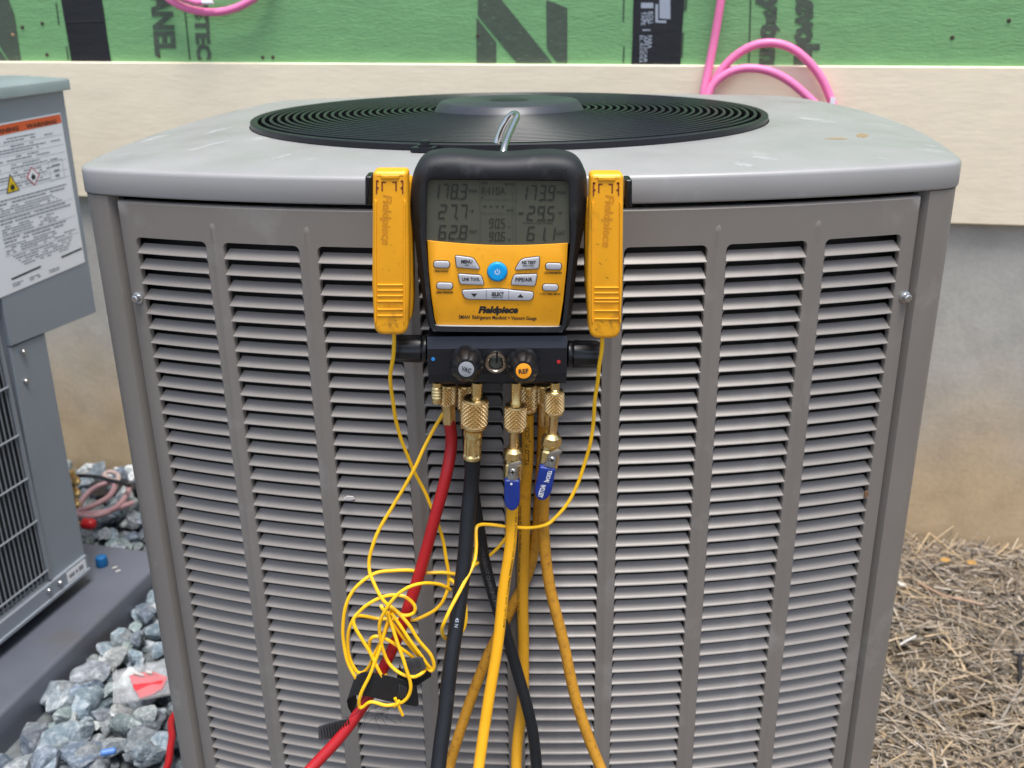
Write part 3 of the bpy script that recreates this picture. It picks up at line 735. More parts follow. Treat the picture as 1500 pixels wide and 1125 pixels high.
# warning sticker
LZ = [(-.155, 1.0335), (.164, 1.037), (.161, .739), (-.155, .731)]
lab = obj('warning_sticker', nsheet(LZ, .0002, .0008, .0003), m_paper, up)
LS0 = -.052; LS1 = .161
D_ = .0012
mb = MB(); mb.add([NP(-.153, 1.0125, D_), NP(.162, 1.018, D_), NP(.162, 1.0345, D_), NP(-.153, 1.031, D_)], [(0, 1, 2, 3)]); ob_ = obj('orange_band', mb, m_orange, lab)
for s, a, b in (('WARNING', -.13, -.055), ('WARNING', -.035, .045), ('WARNING', .065, .148)):
    mb = MB(); text_map(mb, s, lambda u, v: NP(a+(b-a)*u, 1.0185+.008*v, D_+.0003), .03)
    obj('lettering', mb, m_ink, ob_)
rows = MB(); rng = random.Random(3)
def trow(z, s0, s1, h=.0022, dens=.85):
    s = s0
    while s < s1-.002:
        w = rng.uniform(.004, .014); w = min(w, s1-s)
        if rng.random() < dens: rows.add([NP(s, z, D_), NP(s+w, z, D_), NP(s+w, z+h, D_), NP(s, z+h, D_)], [(0, 1, 2, 3)])
        s += w+.0016
z = 1.006
for blk in range(6):
    trow(z, .01, .085); z -= .0052
    trow(z, LS0-.08, rng.uniform(.10, .15)); z -= .0050
    if blk % 3 == 1: trow(z, LS0-.08, rng.uniform(.06, .14)); z -= .005
    rows.add([NP(-.15, z+.0006, D_), NP(.158, z+.0006, D_), NP(.158, z+.0012, D_), NP(-.15, z+.0012, D_)], [(0, 1, 2, 3)]); z -= .004
z = .900
for blk in range(3):
    for q in range(2): trow(z, -.045, rng.uniform(.12, .154), .0028, .9); z -= .0062
    for q in range(4): trow(z, -.045, rng.uniform(.08, .154), .002); z -= .0046
    rows.add([NP(-.048, z+.0012, D_), NP(.156, z+.0012, D_), NP(.156, z+.0018, D_), NP(-.048, z+.0018, D_)], [(0, 1, 2, 3)]); z -= .0035
for q in range(5): trow(z, -.03+.006*q, .135-.004*q, .002); z -= .005
for a, b in ((-.045, -.015), (.0, .03), (.055, .085)): trow(.744, a, b, .002); trow(.748, a, b, .002)
obj('printed_lines', rows, m_trow, lab)
mb = MB()
mb.add([NP(-.045, .757, D_), NP(.035, .761, D_), NP(.035, .7645, D_), NP(-.045, .7605, D_)], [(0, 1, 2, 3)]); mb.add([NP(.095, .764, D_), NP(.158, .767, D_), NP(.158, .7705, D_), NP(.095, .7675, D_)], [(0, 1, 2, 3)])
obj('printed_bar', mb, m_ink, lab)
def flame(mb, s, z, k, d):
    pts = [(-.35, -.5), (.35, -.5), (.5, -.1), (.28, .25), (.22, -.02), (.02, .55), (-.2, .1), (-.3, .25), (-.5, -.1)]
    c = NP(s, z, d); mb.add([c] + [NP(s+x*k, z+y*k, d) for x, y in pts], [(0, i+1, (i+1) % 9+1) for i in range(9)])
mb = MB(); mb.add([NP(-.016, .912, D_), NP(.019, .913, D_), NP(.0015, .947, D_)], [(0, 1, 2)]); a = obj('hazard_triangle', mb, m_ink, lab)
mb = MB(); mb.add([NP(-.0128, .9140, D_+.0003), NP(.0158, .9148, D_+.0003), NP(.0015, .9425, D_+.0003)], [(0, 1, 2)]); a2 = obj('triangle_face', mb, m_warn, a)
mb = MB(); flame(mb, .0015, .923, .012, D_+.0006); obj('flame_symbol', mb, m_ink, a)
cx, cz = .059, .932
mb = MB(); mb.add([NP(cx-.018, cz, D_), NP(cx, cz-.018, D_), NP(cx+.018, cz, D_), NP(cx, cz+.018, D_)], [(0, 1, 2, 3)]); a = obj('hazard_diamond', mb, m_redl, lab)
mb = MB(); mb.add([NP(cx-.0148, cz, D_+.0003), NP(cx, cz-.0148, D_+.0003), NP(cx+.0148, cz, D_+.0003), NP(cx, cz+.0148, D_+.0003)], [(0, 1, 2, 3)]); obj('diamond_face', mb, m_paper, a)
mb = MB(); flame(mb, cx, cz, .012, D_+.0006); obj('flame_symbol', mb, m_ink, a)
mb = MB(); a0, a1, b0, b1 = .105, .145, .915, .952; w = .0008
for q in ((a0, b0, a1, b0+w), (a0, b1-w, a1, b1), (a0, b0, a0+w, b1), (a1-w, b0, a1, b1)): mb.add([NP(q[0], q[1], D_), NP(q[2], q[1], D_), NP(q[2], q[3], D_), NP(q[0], q[3], D_)], [(0, 1, 2, 3)])
for q in ((.114, .940, .137, .944), (.117, .930, .133, .934), (.119, .920, .131, .925)): mb.add([NP(q[0], q[1], D_), NP(q[2], q[1], D_), NP(q[2], q[3], D_), NP(q[0], q[3], D_)], [(0, 1, 2, 3)])
obj('printed_box', mb, m_trow, lab)
# pad below the neighbour
pe0 = Vector((-.910, 1.398, 0)); pdir = (Vector((-.806, 1.833, 0))-pe0).normalized(); pn_ = Vector((pdir.y, -pdir.x, 0))
def PP(a, z, d): return pe0 + pdir*a + pn_*d + ZUP*z
mb = MB(); lp = [Vector(v) for v in roundpoly([(-.9, -.62), (.55, -.62), (.55, 0), (-.9, 0)], .03)]
mb.bridge([[PP(v.x, z, v.y) for v in l] for l, z in ((inset(lp, -.006), -.03), (inset(lp, -.004), .03), (lp, .060), (inset(lp, .002), .064), (inset(lp, .006), .0665), (inset(lp, .012), .0672))], True, True, True)
pad2 = obj('equipment_pad', mb, m_pad, None, smooth=True, sharp=50)
tag(pad2, 'long dark grey pad on the stones under the blue-grey outdoor unit', 'pad', 'equipment pads')

# ================================================================== GAUGE
YB, YF, YI = 0.911, 0.862, 0.8675     # back, bumper front, face
gauge = thing('digital_manifold_gauge', 'yellow and black digital manifold gauge hooked on the fan grille', 'gauge', P(730, 560, .89))
hpx = [(598, 300), (600, 275), (603, 259), (608, 246), (616, 237), (628, 231), (650, 228), (678, 228.6), (704, 231.2), (730, 232.6), (756, 232), (782, 230), (806, 229), (830, 231), (846, 237), (856, 248), (861, 262), (862, 285), (861, 310), (857, 340), (852, 362), (848, 385), (845, 410), (842, 440), (838, 470), (834, 484), (824, 490), (800, 492), (660, 491), (636, 489), (626, 483), (622, 468), (617, 440), (612, 408), (609, 385), (606, 362), (601, 335)]
ipx = roundpoly([(625, 262.5), (834, 264.5), (836, 360), (824, 484), (634, 482.5), (623.5, 360)], [12, 12, 3, 7, 7, 3], 5)
def closed_crom(pp, per=4):
    n = len(pp); out = []
    for i in range(n):
        a, b, c, d = (Vector(pp[(i+k) % n]) for k in (-1, 0, 1, 2))
        for k in range(per):
            t = k/per; out.append(0.5*((2*b) + (c-a)*t + (2*a-5*b+4*c-d)*t*t + (3*b-a-3*c+d)*t**3))
    return out
def ang_resample(loop, n, c):
    A = [(math.atan2(p.y-c.y, p.x-c.x), p) for p in loop]; A.sort(key=lambda q: q[0])
    an = np.array([q[0] for q in A]); rr = np.array([(q[1]-c).length for q in A])
    an2 = np.concatenate([an-2*math.pi, an, an+2*math.pi]); rr2 = np.tile(rr, 3)
    out = []
    for k in range(n):
        t = -math.pi+2*math.pi*k/n; r = float(np.interp(t, an2, rr2)); out.append(c+Vector((math.cos(t), math.sin(t)))*r)
    return out
def dens(loop, n=600): return resample(loop, n)
oc = onplane(closed_crom(hpx), YF); ic = onplane(ipx, YF)
cc = Vector((sum(p.x for p in ic)/len(ic), sum(p.y for p in ic)/len(ic)))
NB = 200
ol = ang_resample(dens(oc), NB, cc); il = ang_resample(dens(ic), NB, cc)
def ringY(l, Y): return [Vector((p.x, Y, p.y)) for p in l]
mix = lambda t: [a.lerp(b, t) for a, b in zip(ol, il)]
mb = MB()
mb.bridge([ringY(inset(ol, .004), YB), ringY(ol, YB-.004), ringY(ol, YF+.014), ringY(inset(ol, .0012), YF+.008), ringY(inset(ol, .0045), YF+.0030), ringY(inset(ol, .0085), YF+.0006), ringY(mix(.62), YF), ringY(mix(.9), YF+.0003), ringY(mix(1), YF+.0012), ringY(il, YI+.002)], True, True, False)
obj('rubber_housing', mb, m_rubber, gauge, smooth=True, sharp=60)
# lower grey lip
mb = MB(); lp = onplane(roundpoly([(632, 478), (826, 480), (824, 487), (634, 485.5)], 3), YF+.001); slab(mb, lp, YF+.0008, .006, .0008); obj('face_lip', mb, m_lip, gauge, smooth=True)
# face plate
fp = [(626, 352.5)] + [(626+i*206/12, 352.5+3.8*i/12+5.2*math.sin(math.pi*i/12)) for i in range(1, 12)] + [(832, 356.3), (830, 392), (825, 440), (820.5, 470), (819, 477), (814, 478.8), (644, 477.2), (639, 475), (636.5, 466), (632, 435), (628, 395)]
mb = MB(); slab(mb, onplane(fp, YI), YI, .004, .0004, 2); face = obj('face_plate', mb, m_yel, gauge, smooth=True, sharp=30)
# screen
sp_ = roundpoly([(625.5, 263), (833.5, 265), (834.5, 357), (730, 360), (624.5, 354)], [10, 10, 1, 1, 1])
mb = MB(); slab(mb, onplane(sp_, YI+.0014), YI+.0014, .003, .0); scr = obj('screen', mb, m_lcd, gauge)
YS = YI+.0009
SEG = {'0': 'abcdef', '1': 'bc', '2': 'abged', '3': 'abgcd', '4': 'fgbc', '5': 'afgcd', '6': 'afgedc', '7': 'abc', '8': 'abcdefg', '9': 'abcdfg', '-': 'g'}
def seg_digits(mb, s, x1, y0, y1, pitch, tilt=0.0):   # right-aligned at x1
    h = y1-y0; w = pitch*.74; tk = h*.105; x = x1-w
    def quad(a, b, c, d): mb.add([P(px + (y1-py)*.13, py + tilt*(px-x1), YS) for px, py in (a, b, c, d)], [(0, 1, 2, 3)])
    for ch in reversed(s):
        if ch == '.':
            quad((x+pitch-.21*pitch, y1-tk), (x+pitch-.21*pitch+tk, y1-tk), (x+pitch-.21*pitch+tk, y1+.3), (x+pitch-.21*pitch, y1+.3)); continue
        ym = (y0+y1)/2; g = tk*.35
        for sg in SEG[ch]:
            if sg == 'a': quad((x+g, y0), (x+w-g, y0), (x+w-tk, y0+tk), (x+tk, y0+tk))
            if sg == 'd': quad((x+tk, y1-tk), (x+w-tk, y1-tk), (x+w-g, y1), (x+g, y1))
            if sg == 'g': quad((x+tk*.7, ym-tk/2), (x+w-tk*.7, ym-tk/2), (x+w-tk*.7, ym+tk/2), (x+tk*.7, ym+tk/2))
            if sg == 'f': quad((x, y0+g), (x+tk, y0+tk+g), (x+tk, ym-tk*.6), (x, ym-g*.5))
            if sg == 'e': quad((x, ym+g*.5), (x+tk, ym+tk*.6), (x+tk, y1-tk-g), (x, y1-g))
            if sg == 'b': quad((x+w-tk, y0+tk+g), (x+w, y0+g), (x+w, ym-g*.5), (x+w-tk, ym-tk*.6))
            if sg == 'c': quad((x+w-tk, ym+tk*.6), (x+w, ym+g*.5), (x+w, y1-g), (x+w-tk, y1-tk-g))
        x -= pitch
for s, x1, y0, y1, pt in (('178.3', 682.5, 269.5, 292, 13.4), ('27.7', 683, 299.5, 321, 15.2), ('62.8', 683, 330, 351, 15.2), ('173.9', 811.5, 271.5, 294, 13.4), ('-29.5', 811, 302, 323.5, 14.6), ('61.1', 812, 332, 353, 15.0)):
    mb = MB(); seg_digits(mb, s, x1, y0, y1, pt, .004); obj('lcd_reading', mb, m_seg, scr)
for s, x1, y0, y1, pt in (('90.5', 739, 320, 334.5, 8.6), ('90.6', 739, 339.5, 353.5, 8.6)):
    mb = MB(); seg_digits(mb, s, x1, y0, y1, pt, .004); obj('lcd_reading', mb, m_seg2 if False else m_seg, scr)
mb = MB()
for x in (708, 717, 726, 735): mb.add([P(x, 301.5, YS), P(x+4.6, 301.5, YS), P(x+4.2, 303, YS), P(x-.3, 303, YS)], [(0, 1, 2, 3)])
obj('lcd_reading', mb, m_seg, scr)
mb = MB(); text_px(mb, 'R410A', 705.5, 274, 740, 286, YS, -.012, .08); obj('lcd_legend', mb, m_seg, scr)
mb = MB()
def line(mb, x0, y0, x1, y1, w=.6):
    if abs(x1-x0) > abs(y1-y0): mb.add([P(x0, y0-w/2, YS), P(x1, y1-w/2, YS), P(x1, y1+w/2, YS), P(x0, y0+w/2, YS)], [(0, 1, 2, 3)])
    else: mb.add([P(x0-w/2, y0, YS), P(x0+w/2, y0, YS), P(x1+w/2, y1, YS), P(x1-w/2, y1, YS)], [(0, 1, 2, 3)])
line(mb, 703, 264.5, 703.5, 354.5); line(mb, 756, 265, 755.5, 356); line(mb, 703, 292, 755, 293); line(mb, 703, 312.3, 755, 313.2); line(mb, 751, 266, 751, 352, .4)
obj('lcd_divider', mb, m_seg2, scr)
mb = MB()
for s, x0, y0, x1, y1 in (('PSIG', 687, 278, 698, 282), ('°F', 687.5, 307.5, 694, 311.5), ('VSAT', 687, 337, 699.5, 342), ('PSIG', 815.5, 280, 828, 284), ('°F', 816, 310, 823, 314), ('LSAT', 815, 339, 827, 344), ('°F', 743, 331, 748, 334.5), ('°F', 743, 349.5, 748, 353), ('MICRONS', 742, 306.5, 753.5, 309.5), ('AUTO', 739, 268.5, 754, 272), ('Subcooling Target', 766, 325.3, 810, 328.3), ('TYPE', 704.5, 267, 714, 270)):
    text_px(mb, s, x0, y0, x1, y1, YS, .01)
    obj('lcd_legend', mb, m_seg, scr); mb = MB()
mb.add([P(705, 288.5, YS), P(708, 288.5, YS), P(706.5, 291, YS)], [(0, 1, 2)])
obj('lcd_pointer', mb, m_seg, scr)
# raised LOW / HIGH
mb = MB()
text_px(mb, 'LOW', 629, 244, 652, 251.5, YF-.0004, .015); text_px(mb, 'HIGH', 803, 247, 830, 253.5, YF-.0004, .02)
obj('lettering', mb, m_ink, gauge)
# buttons
def button(nm, poly, r, mt, h=.0022):
    lp = resample(onplane(roundpoly(poly, r, 6), YI), 64); o_ = MB(); slab(o_, inset(lp, -.0007), YI-.0003, .002, 0); ol_ = obj('button_surround', o_, m_bline, face)
    mb = MB(); slab(mb, lp, YI-h, h+.001, .0008, 3); return obj(nm, mb, mt, gauge, smooth=True, sharp=50)
YT = YI-.0025
b_ = {}
b_['menu'] = button('button', [(667, 374), (694, 377.5), (703, 394), (669, 391)], [2.5, 6, 2.5, 2.5], m_btn)
b_['link'] = button('button', [(671, 400.5), (705, 403), (709, 417), (674, 415.5)], [2.5, 4, 2.5, 3], m_btn)
b_['test'] = button('button', [(763, 379, ), (790.5, 375.5), (789, 393), (754.5, 395)], [7, 2.5, 2.5, 2.5], m_btn)
b_['pipe'] = button('button', [(753, 402), (787, 401), (783.5, 418.5), (748.5, 416.5)], [4, 2.5, 3, 2.5], m_btn)
b_['bar'] = button('button', [(676, 424.5), (730, 422.5), (782, 427.5), (780, 439.5), (681, 437.5)], [3, 1, 3, 6, 7], m_btn)
for q in ([(635.5, 382), (658.5, 382.5), (658.5, 392), (635.5, 391.5)], [(640, 413.5), (663, 414), (663, 423), (640, 422.5)], [(799.5, 385), (822.5, 385.5), (822, 394.5), (799.5, 394)], [(795, 416), (817.5, 416.5), (817, 425.5), (795, 425)]):
    button('button', q, 4.6, m_btn)
def disc_px(mb, x, y, r, Y, prof, n=36):
    c = P(x, y, Y); k = PXM(Y, y); mb.lathe(c, c+Vector((0, -1, 0))*1.0, [(t, rr*k) for t, rr in prof], n); return mb
def btxt(key, lines):
    mb = MB()
    for s, x0, y0, x1, y1, bo in lines: text_px(mb, s, x0, y0, x1, y1, YT, bo)
    obj('lettering', mb, m_ink, b_[key])
btxt('menu', [('MENU', 675.5, 380.5, 692, 386, .04), ('OFF', 681, 387.5, 687, 389.8, .02)])
btxt('link', [('LINK TOOL', 677, 406.5, 703, 411.5, .035)])
btxt('test', [('N₂ TEST' if False else 'N2 TEST', 764.5, 382, 785, 387, .04), ('BOX CHG', 766, 388, 781.5, 390.6, .02)])
btxt('pipe', [('PIPE/AIR', 755, 406.5, 780, 412.5, .03)])
mb = MB(); text_px(mb, 'SELECT', 720, 428, 738, 433.5, YT, .04); text_px(mb, 'HOLD 2 SEC', 721, 434.3, 737, 436.6, YT, .02)
mb.add([P(690, 430, YT), P(699, 430, YT), P(694.5, 435, YT)], [(0, 1, 2)]); mb.add([P(758, 435.5, YT), P(767, 435.8, YT), P(762.5, 430.5, YT)], [(0, 1, 2)])
for x in (712, 745): mb.add([P(x, 424.5, YT), P(x+.5, 424.5, YT), P(x+.5, 438, YT), P(x, 438, YT)], [(0, 1, 2, 3)])
obj('lettering', mb, m_ink, b_['bar'])
mb = MB(); disc_px(mb, 728.5, 397.5, 15, YI+.001, [(0, 15.2), (.0012, 15.2), (.0012, 15)], 40); obj('button_surround', mb, mat('teal_edge', (0.0, 0.12, 0.22), 0.5), face)
mb = MB(); disc_px(mb, 728.5, 397.5, 15, YI, [(0, 14.3), (.0016, 14.3), (.0026, 13), (.0028, 11), (.0026, 4), (.0025, .1)], 40); pb = obj('power_button', mb, m_blue, gauge, smooth=True, sharp=60)
mb = MB()
for k in range(20):
    a0, a1 = [math.pi*(.5+.18)+2*math.pi*.82*q/20 for q in (k, k+1)]
    f = lambda a, r: P(728.5+r*math.cos(a), 398.3-r*math.sin(a), YI-.0030)
    mb.add([f(a0, 2.6), f(a1, 2.6), f(a1, 3.5), f(a0, 3.5)], [(0, 1, 2, 3)])
mb.add([P(728.1, 393.5, YI-.003), P(728.9, 393.5, YI-.003), P(728.9, 398, YI-.003), P(728.1, 398, YI-.003)], [(0, 1, 2, 3)])
for a in (0, 1, 2, 3, 4, 6, 7):
    a = a*math.pi/4 - math.pi*.0; f = lambda r, w: P(728.5+r*math.cos(a)-w*math.sin(a), 398.3+r*math.sin(a)+w*math.cos(a), YI-.003)
    if abs(math.sin(a)+1) > .1: mb.add([f(4.3, -.3), f(5.4, -.3), f(5.4, .3), f(4.3, .3)], [(0, 1, 2, 3)])
obj('power_symbol', mb, m_white, pb)
YT2 = YI-.0004
mb = MB(); text_px(mb, 'Fieldpiece', 700.5, 448.5, 759, 462, YT2, .06, .25); obj('lettering', mb, m_ink, face)
mb = MB(); text_px(mb, 'SMAN  Refrigerant Manifold + Vacuum Gauge', 672, 461.5, 786, 468.8, YT2, .02, .0, 2.0)
obj('lettering', mb, m_ink, face)
mb = MB()
for s, x0, y0, x1, y1 in (('PAIR SCALE', 637, 396, 656, 398.6), ('ZERO PRESSURE', 638.5, 427, 664, 430), ('LVG PARAMETER', 797, 398.5, 823.5, 401.2), ('T1/T2 / TIME / MODE', 790, 429.5, 821, 432.2)): text_px(mb, s, x0, y0, x1, y1, YT2, .015)
obj('lettering', mb, m_ink, face)
# hook
ho = MB()
hk = [P(733, 250, .905), P(736, 232, .905), P(739, 215, .915), P(746, 196, .935), P(754, 178, .955), P(757.5, 169.5, .965), P(753, 166.5, .972), P(745, 172, .975), P(737, 184, .975), P(730, 201, .975), P(727, 210, .974)]
ho.tube(crom(hk, 8), .0031, 12); obj('hook', ho, m_chrome, gauge, smooth=True)
# manifold block
xl_, xr_ = P(627, 525, .868).x, P(830, 525, .868).x
def zy(y, Y): return P(730, y, Y).z
YM = .863
blk = [(YM+.012, zy(492, YM+.006)), (YM+.005, zy(492.5, YM+.005)), (YM, zy(510.5, YM)), (YM, zy(548, YM)), (YM+.004, zy(559, YM+.004)), (YM+.008, zy(562, YM+.008)), (YM+.046, zy(562, YM+.008)), (YM+.046, zy(492, YM+.006))]
mb = MB(); mb.bridge([[Vector((x, y, z)) for y, z in blk] for x in (xl_, xl_+.0006, xr_-.0006, xr_)], True, True, True); block = obj('manifold_block', mb, m_anod, gauge, smooth=True, sharp=10)
for x, y, mt_ in ((634.5, 526, mat('blue_dot', (0.02, 0.22, 0.6), 0.4)), (818.5, 530, mat('red_dot', (0.5, 0.02, 0.02), 0.4))):
    mb = MB(); disc_px(mb, x, y, 3, YM, [(0, 2.7), (.0006, 2.6), (.0006, .1)], 18); obj('colour_dot', mb, mt_, block)
# side knobs (fluted)
def flute(n, dpt): return lambda a, k: 1-dpt*(0.5-0.5*math.cos(2*math.pi*k/n*0+2*math.pi*(k % n)/n))
for xa, xb, yc in ((627, 577, 511), (830, 880, 518)):
    A = P(xa, yc, .885); B = P(xb, yc-(1 if xb < xa else -1), .885); k = PXM(.885)
    mb = MB(); mb.lathe(A, B, [(0, 12*k), (.04, 19*k), (.12, 19.5*k), (.16, 18*k), (.2, 20*k), (.86, 19.5*k), (.97, 18*k), (1, 15*k), (1.0, .1*k)], 48, mod=lambda a, q: 1 if a < 4 else 1-.07*max(0, math.cos(2*math.pi*q*6/48))**2)
    obj('side_knob', mb, m_plast, gauge, smooth=True, sharp=45)
# front knobs
for xf, yf, xb, yb, mt_, s in ((683, 541, 684, 527, mat('grey_badge', (0.24, 0.25, 0.27), 0.5), 'VAC'), (767, 543.5, 766, 530, mat('orange_badge', (0.82, 0.30, 0.008), 0.45), 'REF')):
    A = P(xb, yb, YM+.002); B = P(xf, yf, YM-.034); k = PXM(YM-.02)
    mb = MB(); mb.lathe(A, B, [(0, 16*k), (.05, 17*k), (.12, 24*k), (.25, 25*k), (.62, 24.5*k), (.78, 22.5*k), (.90, 19*k), (.97, 16.2*k), (1.0, 15*k), (1.0, 11.8*k), (.985, 11.6*k), (.985, .1*k)], 60, mod=lambda a, q: 1 if (a < 2 or a > 8) else 1-.085*max(0, math.cos(2*math.pi*q*7/60))**2)
    kn = obj('front_knob', mb, m_rubber if False else m_plast, gauge, smooth=True, sharp=45)
    d = (B-A).normalized(); mb = MB(); mb.lathe(A+(B-A)*.985, A+(B-A)*1.0+d*.0003, [(0, 11.2*k), (.9, 11*k), (1, 10.6*k), (1, .05*k)], 36); bd = obj('knob_badge', mb, mt_, kn, smooth=True)
    uu = d.cross(ZUP).normalized()*-1; uu = Vector((1, 0, 0)); vv = uu.cross(d)*1; vv = -vv if vv.z < 0 else vv
    ctr = A+(B-A)*1.0+d*.0007; ang = R(-18 if s == 'VAC' else 4); ux = uu*math.cos(ang)+vv*math.sin(ang); vx = -uu*math.sin(ang)+vv*math.cos(ang)
    mb = MB(); text_map(mb, s, lambda u, v: ctr+ux*((u-.5)*14*k)+vx*((v-.5)*6.8*k), .03); obj('lettering', mb, m_ink, bd)
# sight glass
mb = MB(); disc_px(mb, 726.5, 528, 16, YM+.001, [(0, 16.5), (.006, 16.5), (.0075, 15.5), (.0078, 12), (.007, 10.8), (.003, 10.2)], 40); sg_ = obj('sight_glass', mb, m_nick, gauge, smooth=True, sharp=40)
mb = MB(); disc_px(mb, 726.5, 528, 10, YM, [(0, 10.3), (.0035, 10.3), (.0042, 8), (.0044, .1)], 30); obj('lens', mb, m_glass, sg_, smooth=True)
mb = MB(); mb.tube([P(728, 515, YM-.008), P(728, 523, YM-.006), P(727.5, 531, YM-.0050)], .0009, 8); obj('float_pin', mb, m_plast, sg_, smooth=True)
# ports: brass
def kn(mb, A, B, r, n=34, rows=9, end=.9):
    n, rows = 72, 2*rows+2
    prof = [(0, r*.80), (.03, r*.92), (.10, r*.96)] + [(.13+.72*i/rows, r) for i in range(rows+1)] + [(.88, r*.95), (.96, r*.93), (1, r*.80), (1, r*.3)]
    mb.lathe(A, B, prof, n, mod=lambda a, k: (.90+.15*min(1-abs((a+k) % 4-2)/2, 1-abs((a-k) % 4-2)/2)) if 3 <= a <= rows+3 else 1)
    ax_ = (B-A).normalized(); rd = [((v-A)-ax_*(v-A).dot(ax_)).length for v in mb.v]; nf = []
    for f in mb.f:
        if len(f) == 4:
            p, q, r_, t = f
            nf += [(p, q, r_), (p, r_, t)] if rd[p]+rd[r_] <= rd[q]+rd[t] else [(p, q, t), (q, r_, t)]
        else: nf.append(f)
    mb.f = nf; return mb
def ax(x0, y0, x1, y1, Y, Y2=None): return P(x0, y0, Y), P(x1, y1, Y2 if Y2 else Y)
def part_lathe(nm, x0, y0, x1, y1, Y, prof, parent, mt=None, n=20, mod=None, sharp=35, Y2=None):
    A, B = ax(x0, y0, x1, y1, Y, Y2); k = PXM(Y, y0); mb = MB(); mb.lathe(A, B, [(t, r*k) for t, r in prof], n, mod); return obj(nm, mb, mt or m_brass, parent, smooth=True, sharp=sharp)
def part_knurl(nm, x0, y0, x1, y1, Y, r, parent, mt=None, rows=9, n=34):
    A, B = ax(x0, y0, x1, y1, Y); mb = MB(); kn(mb, A, B, r*PXM(Y, y0), n, rows); return obj(nm, mb, mt or m_brass, parent)
YP = .872; YQ = .897
thr = [(0, 6.5)] + [(i/14, (7.4 if i % 2 else 8.6)) for i in range(3, 12)] + [(.86, 7.6), (1, 7), (1, 3)]
part_lathe('port_stub', 640, 560, 640, 590, YP, [(0, 7), (.2, 7)] + thr[1:], gauge, m_brass2)
part_lathe('port_stem', 699, 560, 698, 590, YP, [(0, 8), (.7, 8), (.75, 9.2), (1, 9.2)], gauge, m_brass2)
part_lathe('port_stem', 756, 560, 755.5, 596, YP, [(0, 7.5), (.75, 7.5), (.8, 8.6), (1, 8.6)], gauge, m_brass2)
part_lathe('port_stem', 813, 560, 813, 576, YP, [(0, 7.0), (.6, 7.0), (.65, 8), (1, 8)], gauge, m_brass2)

# ================================================================== CLAMPS
def hose_pts(pts, per=8): return crom([P(x, y, Y) if True else None for x, y, Y in pts], per)
def pipe_clamp(lab, dx0, flip, px_front, px_back, knob, rib_y, embx, parent_label=None):
    t = thing('pipe_clamp', lab, 'clamp', P(px_front[0][0]+25, 470, .86), 'yellow pipe clamps docked on the gauge'); YC = .846
    mb = MB(); slab(mb, onplane(roundpoly(px_front, [7, 7, 9, 15, 15, 9], 6), YC), YC, .020, .0042, 5); fr = obj('front_jaw', mb, m_clamp, t, smooth=True, sharp=50)
    mb = MB(); slab(mb, onplane(roundpoly(px_back, 8, 5), YC+.026), YC+.026, .020, .0025, 3); obj('rear_jaw', mb, m_clamp, t, smooth=True, sharp=50)
    # pivot between the jaws
    x0, x1, ya, yb = knob; xm = (x0+x1)/2
    lp = onplane(roundpoly([(x0, ya), (x1, ya), (x1, yb), (x0, yb)], 3, 4), YC+.012); mb = MB(); slab(mb, lp, YC+.008, .020, .002, 3); obj('pivot_roller', mb, m_plast, t, smooth=True)
    xa = min(p[0] for p in px_front); xb = max(p[0] for p in px_front)
    A = P(xa+4, 300, YC+.022); B = P(xb-4, 300, YC+.022); mb = MB(); mb.lathe(A, B, [(0, .007), (1, .007)], 16); obj('hinge_pin', mb, m_plast, t, smooth=True)
    return t, fr, YC
cl, fr, YC = pipe_clamp('yellow pipe clamp left of the screen, on the LOW side', 0, 1,
    [(545.5, 251), (596.5, 251), (599, 420), (597, 491.5), (548, 491.5), (544.5, 420)], [(560, 258), (603, 262), (605.5, 440), (603, 470), (585, 474), (560, 470)], (535.5, 546, 257, 300), 0, 0)
cr, fr2, YC = pipe_clamp('yellow pipe clamp right of the screen, on the HIGH side', 0, 1,
    [(865, 255), (914, 255), (912.5, 425), (908.5, 497), (863.5, 497), (860.5, 425)], [(857, 300), (900, 262), (900, 470), (880, 478), (862, 470), (858, 420)], (915.5, 925.5, 262, 303), 0, 0)
def scuffs(par, x0, x1, y0, y1, Y, n, seed, mt, lmax=14):
    r_ = random.Random(seed); mb = MB()
    for k in range(n):
        x, y = r_.uniform(x0, x1), r_.uniform(y0, y1); a = r_.gauss(math.pi/2 if r_.random() < .4 else .6, .7); L_ = r_.uniform(1, lmax)*(r_.random()+.15); w = r_.uniform(.12, .5)
        pts_ = [(x+L_*(t-.5)*math.cos(a)+r_.uniform(-.5, .5), y+L_*(t-.5)*math.sin(a)+r_.uniform(-.5, .5)) for t in (0, .35, .7, 1)]
        pts_ = [(min(max(p[0], x0), x1), min(max(p[1], y0), y1)) for p in pts_]
        up_ = [P(p[0]-w*math.sin(a)*q, p[1]+w*math.cos(a)*q, Y) for p, q in zip(pts_, (.2, 1, 1, .2))]; dn_ = [P(p[0]+w*math.sin(a)*q, p[1]-w*math.cos(a)*q, Y) for p, q in zip(pts_, (.2, 1, 1, .2))]
        mb.bridge([up_, dn_], False)
    return obj('scuff_marks', mb, mt, par, kind='stuff')
m_scuff = mat('brown_scuff', (0.16, 0.075, 0.02), 0.6, alpha=.8); m_scuffp = mat('pale_scuff', (0.10, 0.10, 0.10), 0.6, alpha=.7)
scuffs(face, 642, 815, 364, 474, YI-.00025, 30, 4, m_scuff, 4)
